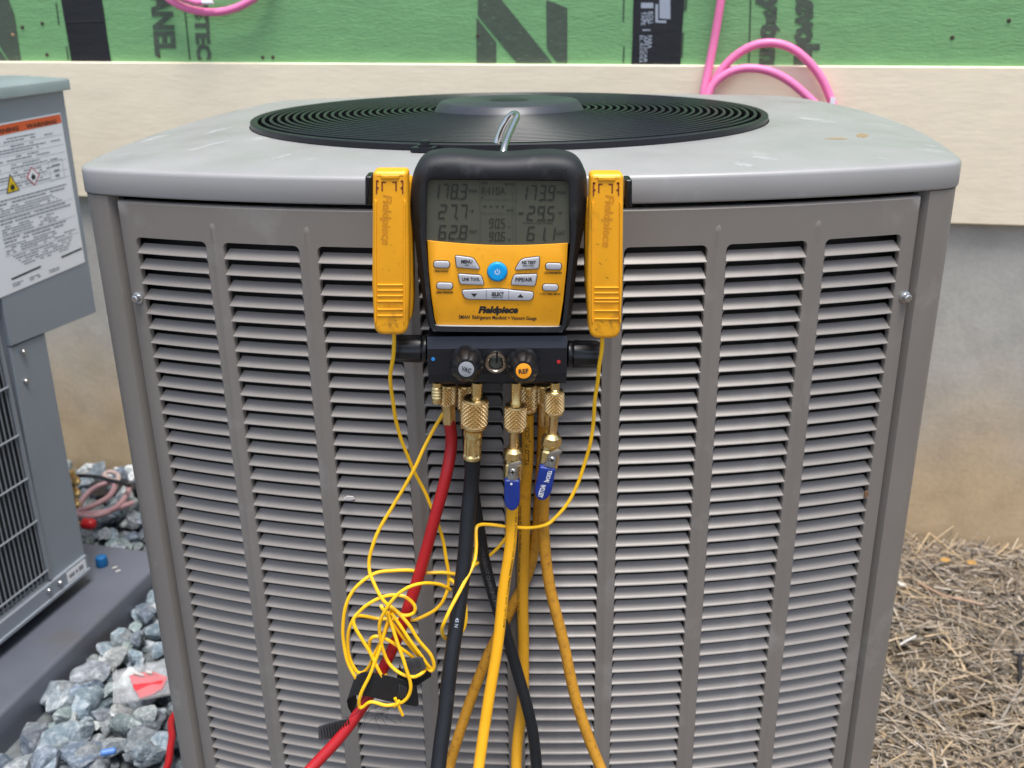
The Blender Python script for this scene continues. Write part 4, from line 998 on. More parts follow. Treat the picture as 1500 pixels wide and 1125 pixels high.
def clamp_detail(fr, xl, xr, yt, ribs, ex0, ex1, ey0, ey1, up, lean, today):
    w = xr-xl
    mb = MB()
    for a, b, c, d in ((.09, .17, 13, 16), (.09, .13, 13, 24), (.09, .17, 23, 26), (.09, .13, 26, 33), (.80, .88, 13, 16), (.84, .88, 13, 24), (.80, .88, 23, 26), (.84, .88, 26, 33), (.25, .29, 15, 29), (.25, .38, 15, 17), (.65, .69, 15, 29), (.56, .69, 15, 17)):
        q = [(xl+a*w, yt+c), (xl+b*w, yt+c), (xl+b*w, yt+d), (xl+a*w, yt+d)]; mb.add([P(x, y, YC-.00025) for x, y in q], [(0, 1, 2, 3)])
    obj('moulded_slot', mb, m_slot, fr)
    for a, b in ((.055, .115), (.885, .945)):
        q = [(xl+a*w, yt+40), (xl+b*w, yt+40), (xl+b*w-.5, 474), (xl+a*w-.5, 474)]
        mb = MB(); slab(mb, resample(onplane(roundpoly(q, 1.4, 3), YC), 60), YC-.0013, .003, .0008, 3); obj('edge_rail', mb, m_clamp, fr, smooth=True)
    mb = MB(); q = [(xl+.22*w, yt+5), (xr-.22*w, yt+5), (xr-.25*w, yt+11), (xl+.25*w, yt+11)]; slab(mb, resample(onplane(roundpoly(q, 1.5, 3), YC), 48), YC-.0012, .003, .0008, 3); obj('top_rib', mb, m_clamp, fr, smooth=True)
    mb = MB()
    for y0, y1 in ribs:
        lp = onplane([(xl+.13*w, y0), (xr-.13*w, y0), (xr-.13*w, y1), (xl+.13*w, y1)], YC); slab(mb, roundpoly(lp, .0008, 3), YC-.0010, .002, .0008, 2)
    obj('grip_rib', mb, m_clamp, fr, smooth=True)
    scuffs(fr, xl+4, xr-4, 350, 412, YC-.0002, 9, int(xl), m_scuff, 9); scuffs(fr, xl+7, xr-8, 468, 483, YC-.0002, 12, int(xl)+1, m_scuff, 14)
    mb = MB()
    text_map(mb, 'Fieldpiece', lambda u, v: P(ex0+(ex1-ex0)*(v if up > 0 else 1-v)+lean*u, (ey0+(ey1-ey0)*u) if up > 0 else ey1+(ey0-ey1)*u, YC-.0003), .02, .2)
    vs = mb.v[:]; fs = mb.f[:]; back = [v+Vector((0, .0008, 0)) for v in vs]; mb2 = MB(); mb2.add(vs, fs)
    obj('lettering', mb2, mat('embossed_yellow', (0.62, 0.25, 0.01), 0.45), fr)
    mb = MB(); text_px(mb, today, xl+.3*w, 444 if up > 0 else 446, xr-.3*w, 449 if up > 0 else 451, YC-.0013, .01); obj('lettering', mb, mat('embossed_yellow', (0.62, 0.25, 0.01), 0.45), fr)
clamp_detail(fr, 546, 597, 251, [(416, 418.5), (424, 426.5), (432, 434.5), (440, 442.5), (452, 454.5), (461, 463.5)], 557, 574, 285, 358, 1, -2, 'TODAY')
clamp_detail(fr2, 864, 913, 254, [(420, 422.5), (428, 430.5), (436, 438.5), (441, 443.5), (454, 456.5), (466, 468.5)], 883, 900, 285, 362, 1, -5, 'TODAY')

# cables
CR = .00185
def cable(pts, parent, nm='cable'):
    pp = [q+Vector((noise.noise(q*38), noise.noise(q*38+Vector((9, 0, 0))), noise.noise(q*38+Vector((0, 9, 0)))))*.0014 for q in crom(pts, 7)]
    mb = MB(); mb.tube(pp, lambda t: CR*(1+.06*noise.noise(Vector((t*25, len(pts), 0)))), 8); return obj(nm, mb, m_cable, parent, smooth=True)
def c5(x, y, Y): return P(440+x/3.75, 800+y/3.75, Y)
YTG = .846
pA = [P(577, 488, .856), P(575, 520, .862), P(573, 560, .87), P(580, 620, .885), P(600, 675, .895), P(628, 735, .897), P(646, 780, .893), P(654, 820, .888),
      c5(815, 170, .885), c5(800, 270, .88), c5(740, 350, .875), c5(640, 402, .872), c5(580, 405, .87), c5(440, 398, .873), c5(320, 385, .868), c5(285, 420, .862), c5(262, 500, .858), c5(270, 600, .854), c5(310, 690, .849), c5(350, 690, .847), c5(388, 640, .847), c5(440, 530, .849), c5(490, 420, .850), c5(500, 350, .852)]
cable(pA, cl)
pB = [P(672, 572, .903), P(660, 590, .901), P(640, 620, .893), P(605, 692, .883), P(572, 745, .88), P(546, 800, .872), P(541, 832, .866), c5(405, 210, .858), c5(455, 300, .851), c5(530, 360, .848), c5(590, 430, .845), c5(650, 520, .843), c5(715, 600, .842), c5(737, 655, .842), c5(722, 680, .842), c5(690, 655, .843), c5(600, 545, .846), c5(520, 440, .846), c5(455, 350, .847), c5(440, 325, .85)]
cable(pB, cl)
pC = [c5(825, 240, .872), c5(760, 208, .862), c5(680, 202, .852), c5(600, 222, .846), c5(530, 272, .843), c5(468, 345, .841), c5(438, 440, .841), c5(446, 550, .841), c5(485, 640, .839), c5(550, 700, .834), c5(620, 716, .833), c5(668, 695, .835), c5(690, 670, .845)]
cable(pC, cl)
pD = [P(882, 492, .856), P(880, 520, .858), P(874, 565, .866), P(869, 620, .876), P(856, 680, .880), P(834, 732, .877), P(812, 760, .8745), P(797, 769, .873), P(775, 772, .876), P(750, 771, .880), P(720, 769, .880), P(704, 769.5, .876), P(697.5, 776, .870), P(697, 800, .860), P(693, 826, .848), P(681, 852, .834), P(666, 880, .819), P(653, 904, .810), P(647, 922, .811), P(652, 934, .822), P(664, 936, .834), P(677, 924, .843), P(683, 905, .848), P(680, 880, .855), P(670, 858, .862), P(660, 848, .87)]
cable(pD, cr)
pE = [P(757, 562, .905), P(757, 640, .907), P(757, 720, .907), P(752, 765, .905), P(738, 793, .903), P(716, 815, .900), P(690, 832, .893), c5(870, 150, .886), c5(800, 147, .883), c5(690, 146, .880), c5(600, 130, .876), c5(520, 130, .872), c5(420, 146, .866), c5(322, 208, .860), c5(257, 310, .855), c5(236, 430, .851), c5(242, 550, .848), c5(268, 650, .845), c5(300, 718, .842), c5(330, 760, .845)]
cable(pE, cr)
pF = [c5(470, 705, .848), c5(455, 722, .835), c5(400, 620, .838), c5(340, 515, .841), c5(292, 412, .846), c5(330, 355, .85), c5(420, 292, .853), c5(500, 270, .853), c5(575, 283, .851), c5(625, 325, .849), c5(622, 365, .848), c5(580, 382, .848), c5(530, 368, .850), c5(490, 340, .853)]
cable(pF, cl)
pG = [c5(480, 360, .847), c5(505, 440, .843), c5(540, 550, .838), c5(580, 660, .832), c5(604, 760, .828), c5(590, 825, .827), c5(545, 862, .827), c5(470, 872, .827), c5(390, 852, .828), c5(345, 880, .828), c5(325, 880, .829), c5(330, 830, .829), c5(370, 730, .832), c5(420, 610, .838), c5(455, 500, .843), c5(490, 400, .848)]
cable(pG, cl)
pH = [c5(400, 620, .846), c5(378, 560, .847), c5(385, 512, .846), c5(420, 497, .845), c5(480, 515, .845), c5(550, 560, .844), c5(625, 615, .846)]
cable(pH, cl)
pI = [c5(500, 370, .845), c5(570, 470, .843), c5(640, 570, .841), c5(690, 640, .841), c5(720, 668, .843)]
cable(pI, cl)
pJ = [c5(520, 835, .822), c5(540, 880, .822), c5(562, 930, .822)]
mb = MB(); mb.tube(crom(pJ, 5), .0017, 8); mb.tube(crom([c5(545, 845, .8225), c5(530, 870, .8205), c5(518, 882, .823)], 5), .0015, 8); obj('twist_tie', mb, m_cable, cl, smooth=True)

# ================================================================== HOSES
def hose(nm, label, pts, r, mt, per=8, extra=None, origin=None):
    t = thing(nm, label, 'hose', P(*pts[0]), 'hoses hanging from the gauge')
    pp = [P(*q) for q in pts] + (extra or [])
    cp_ = [q+Vector((noise.noise(q*14), noise.noise(q*14+Vector((9, 0, 0)))*.6, 0))*.0022 for q in crom(pp, per)]; mb = MB(); mb.tube(cp_, lambda t: r*(1+.035*noise.noise(Vector((t*14, r*900, len(pts))))), 18); o = obj('hose_tube', mb, mt, t, smooth=True); return t, o, cp_
def hose_text(parent, path, r, s, start, height, dirn, mt, side=0.35, flip=False):
    # lettering laid along the tube on its camera side
    L = [0]
    for i in range(len(path)-1): L.append(L[-1]+(path[i+1]-path[i]).length)
    L = np.array(L); A = np.array([tuple(p) for p in path])
    def at(l):
        l = max(0, min(l, L[-1]-1e-4)); return Vector([float(np.interp(l, L, A[:, k])) for k in range(3)])
    vs, fs, asp = text2d(s, .02); W_ = height*asp
    def fn(u, v):
        l = start+(1-u)*W_ if flip else start+u*W_
        p = at(l); t = (at(l+.004)-at(l-.004)).normalized(); n = (EYE-p); n = (n-t*n.dot(t)).normalized(); w = t.cross(n)
        a = side + ((v-.5)*height/r)*(1 if flip else -1); return p + (n*math.cos(a)+w*math.sin(a))*(r*1.012)
    mb = MB(); mb.add([fn(u, v) for u, v in vs], fs); return obj('lettering', mb, mt, parent)

# red
gx = [Vector((-.36, .72, .30)), Vector((-.47, .68, .10)), Vector((-.58, .74, .045)), Vector((-.655, .90, .045)), Vector((-.66, 1.08, .045)), Vector((-.625, 1.23, .055)), G(240, 1130, .06), G(251, 1085, .062), G(262, 1040, .05), Vector((-.52, 1.55, .03))]
t, o, pth = hose('red_hose', 'red hose running down behind the tangled yellow cable and across the stones', [(657, 612, .897), (660, 650, .895), (653, 700, .886), (638, 760, .880), (621, 820, .875), (601, 880, .868), (575, 950, .857), (545, 1010, .846), (503, 1073, .83), (457, 1125, .81), (420, 1170, .79)], .0061, m_hred, extra=gx)
part_knurl('knurled_coupling', 656, 562, 656, 594, YQ, 12.5, t, rows=8)
part_lathe('hex_ferrule', 656.5, 592, 657.5, 620, YQ, [(0, 9), (.05, 10.5), (.85, 10.5), (1, 9.5)], t, n=6, sharp=20)
# thick black
gx = [Vector((-.07, .58, .28)), Vector((-.10, .48, .08)), Vector((-.22, .36, .03))]
t, o, pth = hose('black_hose', 'thick black hose in front with pale brass crimped ferrule', [(691.5, 664, .872), (689, 720, .869), (682, 800, .852), (672, 880, .832), (662, 960, .808), (652, 1045, .782), (643, 1125, .756), (632, 1215, .72)], .0077, m_hblk, extra=gx)
hose_text(o, pth, .0077, '45 N', .168, .0035, 1, m_tprint, .0)
part_knurl('knurled_coupling', 696.5, 582, 694.5, 627, YP, 19.5, t, rows=10, n=40)
part_lathe('swivel_neck', 694.5, 625, 694, 632, YP, [(0, 13), (1, 12)], t, mat('dark_neck', (0.05, 0.05, 0.05), 0.4, 0.8))
part_lathe('crimped_ferrule', 693.5, 628, 691.5, 671, YP, [(0, 11), (.04, 14), (.18, 14.5), (.26, 13.2), (.32, 12.2), (.84, 12.2), (.9, 14), (1, 13.4)], t, m_brass2, 48, mod=lambda a, k: 1 if (a < 4 or a > 5) else (1.06 if (k//3) % 2 else .93), sharp=25)
# second black
gx = [Vector((.06, .78, .2)), Vector((.08, .66, .05)), Vector((.2, .5, .02))]
t, o, pth = hose('black_hose', 'thinner black hose passing behind the bright yellow one', [(683, 606, .902), (687, 660, .904), (694, 720, .903), (703, 780, .900), (715, 840, .897), (735, 910, .887), (756, 980, .877), (774, 1045, .865), (783, 1085, .858), (787, 1125, .850), (790, 1200, .83)], .0063, m_hblk, extra=gx)
hose_text(o, pth, .0063, 'REFRIGERANT CHARGING HOSE', .15, .004, 1, mat('faint_hose_print', (0.07, 0.07, 0.07), .5), .0)
part_knurl('knurled_coupling', 682, 562, 682, 602, YQ+.006, 13, t, rows=9)
part_lathe('hex_ferrule', 682, 600, 683, 625, YQ+.006, [(0, 9), (.05, 10), (1, 10)], t, n=6, sharp=20)
# bright yellow with upright valve
def ball_valve(t, xk0, yk0, xk1, yk1, kr, stem, body, lever, handle, Y, tilt, word=None):
    part_knurl('knurled_coupling', xk0, yk0, xk1, yk1, Y, kr, t, rows=9, n=36)
    part_lathe('valve_stem', stem[0], stem[1], stem[2], stem[3], Y, [(0, 8.2), (.1, 6.8), (.9, 6.2), (1, 8)], t)
    x0, y0, x1, y1, r = body
    part_lathe('valve_body', x0, y0, x1, y1, Y, [(0, r*.62), (.05, r*.8), (.09, r*.95), (.26, r), (.30, r*.88), (.40, r*.82), (.44, r*.95), (.86, r*.95), (.90, r*.8), (1, r*.72)], t, m_brass2, 48, mod=lambda a, k: 1 if a < 2 else (.5+.5*(math.cos(math.pi/6)/math.cos(((2*math.pi*k/48) % (math.pi/3))-math.pi/6)))*1.05, sharp=22)
    Yl = Y-.0135
    mb = MB(); slab(mb, onplane(roundpoly(lever, 2.5, 4), Yl), Yl, .0022, .0005, 2); lv = obj('lever_plate', mb, m_steel, t, smooth=True, sharp=40)
    cx, cy = tilt
    mb = MB(); disc_px(mb, cx, cy, 6, Yl, [(0, 6.2), (.0012, 6.2), (.0028, 4.8), (.0032, 2.5), (.0033, .1)], 24); sc = obj('screw', mb, m_zinc, t, smooth=True, sharp=40)
    mb = MB()
    for w, h in ((3.3, .8), (.8, 3.3)): mb.add([P(cx-w, cy-h, Yl-.0034), P(cx+w, cy-h, Yl-.0034), P(cx+w, cy+h, Yl-.0034), P(cx-w, cy+h, Yl-.0034)], [(0, 1, 2, 3)])
    obj('screw_slot', mb, m_ink, sc)
    mb = MB(); slab(mb, resample(onplane(roundpoly(handle, [2, 2, 8, 5, 5, 5, 8], 5), Yl-.0012), 64), Yl-.0012, .0062, .0017, 4); hd = obj('lever_handle', mb, m_bvin, t, smooth=True, sharp=50)
    return hd, Yl
gx = [Vector((-.025, .68, .22)), Vector((-.02, .54, .05)), Vector((.1, .40, .02))]
t, o, pth = hose('yellow_hose', 'bright yellow hose in front below the upright valve with blue lever', [(752, 715, .872), (751, 745, .872), (748, 790, .870), (742, 840, .864), (735.5, 890, .857), (727, 950, .847), (716, 1020, .833), (706.5, 1080, .820), (700, 1125, .808), (690, 1215, .78)], .0059, m_hyel, extra=gx)
hose_text(o, pth, .0059, 'MADE IN USA  (MFR)  Cod.pending  WARNING  REFRIGERANTS ONLY  4000 PSI BURST', .012, .0036, 1, m_ink, -.85, flip=True)
hd, Yl = ball_valve(t, 755.5, 592, 754.5, 630, 16.5, (753, 628, 752.5, 660), (752, 655, 751, 707, 15), [(745, 680), (763, 675.5), (765.5, 679), (758, 684), (759, 707), (743.5, 707)], [(739, 704), (761.5, 704.5), (761.5, 737), (757, 746), (750, 749.5), (743, 746), (738.5, 737)], YP, (751, 692))
mb = MB(); disc_px(mb, 749, 709, 2, Yl-.0012, [(0, 1.8), (.0004, 1.7), (.0004, .05)], 12); obj('printed_dot', mb, m_white, hd)
# worn yellow straight
gx = [Vector((.02, .80, .25)), Vector((.05, .70, .06)), Vector((.18, .55, .02))]
t, o, pth = hose('yellow_hose', 'worn yellow printed hose hanging straight between the two valves', [(773.5, 606, .900), (772, 660, .903), (769, 740, .904), (767, 820, .904), (766, 900, .902), (766, 980, .896), (762, 1050, .885), (757, 1125, .868), (752, 1210, .84)], .0062, m_hoch2, extra=gx)
hose_text(o, pth, .0062, 'YELLOW JACKET', .008, .0062, 1, m_ink, .0, flip=True)
hose_text(o, pth, .0062, '1/4 x 72 in.  YELLOW JACKET  800 psi WP  Charging Hose  4000 psi Min Burst', .105, .0040, 1, m_ink, .75, flip=True)
part_knurl('knurled_coupling', 773.5, 562, 773.5, 603, YQ, 13.5, t, rows=9)
# ochre right with tilted valve
gx = [Vector((.18, .72, .2)), Vector((.22, .6, .05)), Vector((.36, .5, .02))]
t, o, pth = hose('yellow_hose', 'dirty ochre hose at right below the tilted valve with lettered blue lever', [(801, 700, .880), (796.5, 735, .884), (796.5, 780, .885), (804, 840, .880), (815, 900, .872), (831, 970, .861), (851, 1045, .848), (880, 1125, .83), (915, 1210, .80)], .0059, m_hoch, extra=gx)
hd, Yl = ball_valve(t, 812, 571, 812, 607, 14.5, (811.5, 606, 809.5, 640), (808.5, 634, 801, 690, 15.5), [(804, 664), (815, 659.5), (822.5, 659), (824, 663), (818, 668), (813, 687), (797, 683)], [(790.5, 684), (814, 687.5), (808, 722), (802, 731), (794, 734.5), (787, 731.5), (783, 722)], YP+.002, (808.5, 674.5))
mb = MB()
def hw(s, a, b):
    f = lambda u, v: P(a[0]+(b[0]-a[0])*u + 7.5*v*1.0, a[1]+(b[1]-a[1])*u + 1.6*v, Yl-.0016)
    text_map(mb, s, f, .03)
hw('YELLOW', (787.5, 728), (792.5, 709)); hw('JACKET', (796.5, 706), (801.5, 688))
obj('lettering', mb, m_white, hd)
# ochre behind
gx = [Vector((-.07, .80, .25)), Vector((-.06, .7, .06)), Vector((-.2, .6, .02))]
t, o, pth = hose('yellow_hose', 'dark ochre hose furthest back, slanting down to the left behind others', [(797, 612, .902), (794, 670, .906), (790, 740, .908), (783, 800, .909), (768, 855, .908), (742, 905, .904), (717, 955, .898), (691, 1020, .888), (670, 1085, .874), (658, 1125, .866), (640, 1200, .84)], .0060, m_hoch, extra=gx)
part_knurl('knurled_coupling', 797, 562, 797, 592, YQ+.004, 12.5, t, rows=8)
part_lathe('ferrule', 797, 590, 797, 622, YQ+.004, [(0, 9.5), (.1, 10), (.95, 10), (1, 9)], t)

# strap
def ribbon(nm, top, bot, parent, mt, th=.0012, per=6):
    T = crom([c5(*q) for q in top], per); B = crom([c5(*q) for q in bot], per); d = Vector((0, th, 0)); mb = MB()
    mid = lambda a, b, t: a.lerp(b, t)
    L_ = []
    for a, b in zip(T, B): L_.append([mid(a, b, t) for t in (0, .25, .5, .75, 1)] + [mid(a, b, t)+d for t in (1, .75, .5, .25, 0)])
    mb.bridge(L_, True, True, True); return obj(nm, mb, mt, parent, smooth=True, sharp=60)
stp = thing('cable_strap', 'black fabric strap tying the cable coil to the red hose', 'strap', c5(400, 800, .84))
ribbon('strap_loop', [(282, 775, .852), (300, 725, .842), (345, 695, .837), (410, 700, .834), (480, 715, .832), (560, 735, .832), (625, 760, .836), (640, 775, .845)], [(255, 860, .852), (262, 840, .842), (300, 820, .836), (370, 825, .833), (470, 850, .832), (560, 865, .832), (630, 880, .836), (650, 870, .845)], stp, m_strap)
ribbon('strap_loop', [(285, 760, .862), (300, 800, .866), (310, 850, .868), (300, 880, .868)], [(255, 850, .850), (262, 885, .855), (285, 930, .86), (292, 960, .862)], stp, m_strap)
tl = ribbon('strap_tail', [(320, 850, .838), (300, 900, .836), (272, 945, .833), (200, 960, .831), (120, 985, .829), (98, 995, .829)], [(300, 960, .838), (292, 975, .836), (275, 1005, .833), (215, 1050, .831), (130, 1066, .829), (100, 1066, .829)], stp, m_ridge)
en = ribbon('strap_end', [(560, 640, .838), (600, 622, .836), (650, 612, .836), (672, 615, .838)], [(575, 705, .838), (612, 697, .836), (665, 685, .836), (690, 672, .838)], stp, m_ridge)
ribbon('strap_loop', [(545, 650, .846), (560, 690, .846), (600, 720, .846), (690, 690, .846), (715, 690, .848)], [(530, 720, .846), (560, 760, .846), (610, 780, .846), (690, 735, .846), (720, 715, .848)], stp, m_strap)
rb = MB()
for k in range(11):
    x = 112+k*15; y = 992-k*4.2 ; rb.tube([c5(x, y, .8295), c5(x+6, y+34, .829), c5(x+10, y+66, .8295)], .0007, 5)
obj('strap_rib', rb, m_strap, tl, smooth=True)
rb = MB()
for k in range(6):
    x = 582+k*14; rb.tube([c5(x, 632-k*2, .8345), c5(x+16, 694-k*4, .8345)], .0005, 5)
for k in range(5): rb.tube([c5(545+k*9, 760+k*4, .8305), c5(540+k*9, 830+k*4, .8305)], .0005, 5)
obj('stitching', rb, m_ridge, en, smooth=True)
fz = MB(); rg = random.Random(5)
for k in range(14):
    x = rg.uniform(320, 520); y = 880; fz.tube(crom([c5(x, y, .828), c5(x+rg.uniform(-60, 20), y+rg.uniform(20, 60), .825), c5(x+rg.uniform(-140, 40), y+rg.uniform(40, 130), .83)], 4), .00018, 4)
obj('loose_thread', fz, m_strap, stp)

# ================================================================== PINK TUBES
RP_ = .0086
pk = thing('pink_tube', 'bright pink tube looping twice against the board at right', 'tube', WPX(1035, 140, .05), 'pink tubes on the wall')
pts = [WPX(1070, -420, .03), WPX(1068, -200, .03), WPX(1062, -60, .03), WPX(1056, 0, .03), WPX(1046, 60, .032), WPX(1037, 105, .04), WPX(1030, 145, .055), WPX(1030, 185, .07), WPX(1036, 188, .05), WPX(1036, 155, .045), WPX(1044, 124, .04), WPX(1066, 92, .035), WPX(1098, 69, .034), WPX(1132, 63, .034), WPX(1165, 74, .034), WPX(1196, 104, .036), WPX(1214, 138, .04), WPX(1223, 175, .05), WPX(1200, 215, .09), WPX(1120, 235, .11), WPX(1050, 205, .10), WPX(1034, 165, .08), WPX(1040, 132, .066), WPX(1058, 112, .06), WPX(1085, 101, .056), WPX(1118, 102, .054), WPX(1150, 115, .054), WPX(1180, 139, .056), WPX(1203, 164, .062), WPX(1216, 200, .07), WPX(1225, 300, .075)]
mb = MB(); mb.tube(crom(pts, 10), RP_, 14); obj('tube', mb, m_pink, pk, smooth=True)
mb = MB(); q = WPX(1219, 147, .04); mb.box(q+W_N*.011, .005, .0015, .007, (W_R, W_N, ZUP)); obj('paper_tag', mb, m_paper, pk)
pk2 = thing('pink_tube', 'pink tube sagging into the top edge of the view at left', 'tube', WPX(300, 5, .05), 'pink tubes on the wall')
pts = [WPX(205, -420, .03), WPX(210, -200, .03), WPX(225, -60, .03), WPX(240, -12, .035), WPX(256, 4, .04), WPX(280, 14, .04), WPX(308, 18, .04), WPX(335, 15, .04), WPX(360, 5, .04), WPX(380, -12, .035), WPX(398, -60, .03), WPX(412, -200, .03), WPX(416, -420, .03)]
mb = MB(); mb.tube(crom(pts, 10), .0085, 14); tb = obj('tube', mb, m_pink, pk2, smooth=True)
pts = [WPX(235, -30, .04), WPX(258, -8, .052), WPX(285, 2.5, .055), WPX(296, 3.5, .055)]
mb = MB(); mb.tube(crom(pts, 10), .0075, 12); obj('tube_end', mb, m_pink, pk2, smooth=True)
mb = MB(); mb.tube([WPX(296, 3.2, .055), WPX(304, 3.6, .055), WPX(312, 3.4, .055)], .0045, 10); obj('tube_tip', mb, m_paper, pk2, smooth=True)

# ================================================================== STONES
gb = MB(); gb.add([(-3.0, -.6, -.004), (.2, -.6, -.004), (.35, 2.3, -.004), (-3.0, 2.9, -.004)], [(0, 1, 2, 3)])
gravel = obj('gravel_bed', gb, m_gsoil); gravel['kind'] = 'structure'
import bmesh
def stone_me(seed, sub):
    b = bmesh.new(); bmesh.ops.create_icosphere(b, subdivisions=sub, radius=1); r_ = random.Random(seed)
    planes = [(Vector((r_.gauss(0, 1), r_.gauss(0, 1), r_.gauss(0, 1))).normalized(), r_.uniform(.42, .78)) for _ in range(13)]
    off_ = Vector((seed*3.7, seed*1.3, 0))
    for v in b.verts:
        c = v.co.copy()
        for n, d in planes:
            e = c.dot(n)-d
            if e > 0: c -= n*e*.92
        c *= 1 + .14*noise.noise(c*1.7+off_) + .06*noise.noise(c*4+off_) + .03*noise.noise(c*9+off_)
        v.co = c
    sx, sy, sz = r_.uniform(.9, 1.35), r_.uniform(.75, 1.0), r_.uniform(.55, .8)
    for v in b.verts: v.co = Vector((v.co.x*sx, v.co.y*sy, v.co.z*sz))
    vs = [v.co.copy() for v in b.verts]; fs = [tuple(v.index for v in f.verts) for f in b.faces]
    me = bpy.data.meshes.new('stone'); b.to_mesh(me); b.free()
    me.polygons.foreach_set('use_smooth', [True]*len(me.polygons)); me.set_sharp_from_angle(angle=R(24))
    return me, vs, fs
SM = [stone_me(i, 3) for i in range(14)]
me_by = {}
rg = random.Random(11)
def in_pad2(x, y):
    v = Vector((x, y, 0))-pe0; a = v.dot(pdir); d = v.dot(pn_); return -.93 < a < .57 and -.65 < d < .018
def in_unit(x, y):
    q = UM.inverted() @ Vector((x, y, 0)); return abs(q.x) < .53 and abs(q.y) < .53
def wall_y(x): return W_O.y - math.tan(WY)*x
vis = []; low = MB()
step = .045
yy = .2
while yy < 2.6:
    xx = -1.7
    while xx < .1:
        x = xx+rg.uniform(-.018, .018); y = yy+rg.uniform(-.018, .018); xx += step
        if y > wall_y(x)-.03 or in_pad2(x, y) or in_unit(x, y): continue
        if x > -.1 and y > .2: pass
        p_ = Vector((x, y, 0)); d = p_-EYE; zc = d.dot(FWD); px = 750+FPX*d.dot(RGT)/zc; py = 562.5+FPX*d.dot(DWN)/zc
        sc_ = rg.choice((.019, .024, .028, .032, .038, .045))*rg.uniform(.9, 1.1)
        inv = -30 < px < 258 and 680 < py < 1160
        if inv: vis.append((x, y, sc_))
        if True:
            me, vs, fs = SM[rg.randrange(14)]
            if inv: x, y, sc_ = x+.02, y+.02, rg.uniform(.018, .03)
            M4 = Matrix.Translation((x, y, sc_*(.15 if inv else .4))) @ Matrix.Rotation(rg.uniform(0, 6.28), 4, 'Z') @ Matrix.Rotation(rg.uniform(-.5, .5), 4, 'X') @ Matrix.Scale(sc_, 4)
            if y > .9 or True: low.v.extend([]) ; LOW = (M4, vs, fs)
            if (inv or rg.random() < .85) and y > .55 and len(low.v) < 520000: low.add([M4 @ v for v in vs], fs)
    yy += step
# two storeys in view: bedded stones and a looser top layer
top = []
for x, y, s in vis:
    top.append((x, y, s, .012+s*.36))
extra_ = [(x+rg.uniform(-.03, .03), y+rg.uniform(-.03, .03), s*rg.uniform(.75, 1.15), .040+rg.uniform(-.006, .006)) for x, y, s in vis if rg.random() < .3]
top += [e for e in extra_ if not in_pad2(e[0], e[1]) and not in_unit(e[0], e[1])]
print('stones', len(top)); top = sorted(top, key=lambda q: q[1])[:300]
for x, y, s, z in top:
    i = rg.randrange(14); mt_ = rg.choices(m_stones, (5, 3, 2.0, 3))[0]; key = (i, mt_.name)
    if key not in me_by:
        me = SM[i][0].copy(); me.materials.append(mt_); me_by[key] = me
    o = bpy.data.objects.new('stone', me_by[key]); COL.objects.link(o); o.parent = gravel
    o.location = (x, y, z); o.scale = (s, s, s); o.rotation_euler = (rg.uniform(-.5, .5), rg.uniform(-.5, .5), rg.uniform(0, 6.28))
obj('stone', low, m_bedstone, gravel, smooth=True, sharp=38, kind='stuff')

# ================================================================== STRAW
sb = MB(); N1, N2 = 24, 24; rows = []
for j in range(N2+1):
    r_ = []
    for i in range(N1+1):
        x = .25+2.4*i/N1; y = .1+2.6*j/N2; r_.append(Vector((x, min(y, wall_y(x)+.02), .002+.014*noise.noise(Vector((x*5, y*5, 0))))))
    rows.append(r_)
sb.bridge(rows, False)
straw_bed = obj('earth_bed', sb, m_soil, None, smooth=True); straw_bed['kind'] = 'structure'
V_ = []; F_ = []; rg = random.Random(21)
def straw(x, y, z, L, w, az, el, bend):
    d = Vector((math.cos(az)*math.cos(el), math.sin(az)*math.cos(el), math.sin(el))); s = Vector((-math.sin(az), math.cos(az), 0)); u = d.cross(s)*-1
    o = len(V_); n = 3
    for k in range(n+1):
        t = k/n; c = Vector((x, y, z)) + d*(L*(t-.5)) + s*(bend*(t-.5)**2) ; ww = w*(1-.35*t)
        V_.extend([tuple(c+s*ww), tuple(c+u*ww*.8), tuple(c-s*ww)])
    for k in range(n):
        a = o+3*k; F_.extend([(a, a+1, a+4, a+3), (a+1, a+2, a+5, a+4), (a+2, a, a+3, a+5)])
cnt = 0
while cnt < 19000:
    x = rg.uniform(.42, 1.9); y = rg.uniform(.75, 2.2)
    if y > wall_y(x)-.004: continue
    if in_unit(x, y) and not (rg.random() < .05): continue
    p_ = Vector((x, y, 0)); d = p_-EYE; zc = d.dot(FWD); px = 750+FPX*d.dot(RGT)/zc; py = 562.5+FPX*d.dot(DWN)/zc
    if not (1200 < px < 1750 and 700 < py < 1250) and rg.random() < .75: continue
    L = min(rg.lognormvariate(math.log(.062), .5), .24); hw_ = rg.choice((.0005, .0007, .0009, .0012, .0019, .0026))*rg.uniform(.8, 1.2)
    az = rg.gauss(2.6 if rg.random() < .5 else .3, .9); el = rg.gauss(0, .20)
    zb_ = .006+.034*rg.random()**1.3 + .012*noise.noise(Vector((x*7, y*7, 3)))
    mg = L/2*abs(math.sin(az))
    if y+mg > wall_y(x)-.006: y = wall_y(x)-.008-mg
    zb_ *= min(1, .25+(wall_y(x)-y)/.22)
    if noise.noise(Vector((x*9, y*9, 7))) > .28 and rg.random() < .75: cnt += 1; continue
    straw(x, y, max(zb_, .004), L, hw_, az, el, rg.gauss(0, .02)); cnt += 1
me = bpy.data.meshes.new('straw'); me.from_pydata(V_, [], F_); me.update(); me.materials.append(m_straw)
st_ = bpy.data.objects.new('straw', me); COL.objects.link(st_); tag(st_, 'loose dry straw mulch spread over the soil right of the condenser', 'straw', kind='stuff')
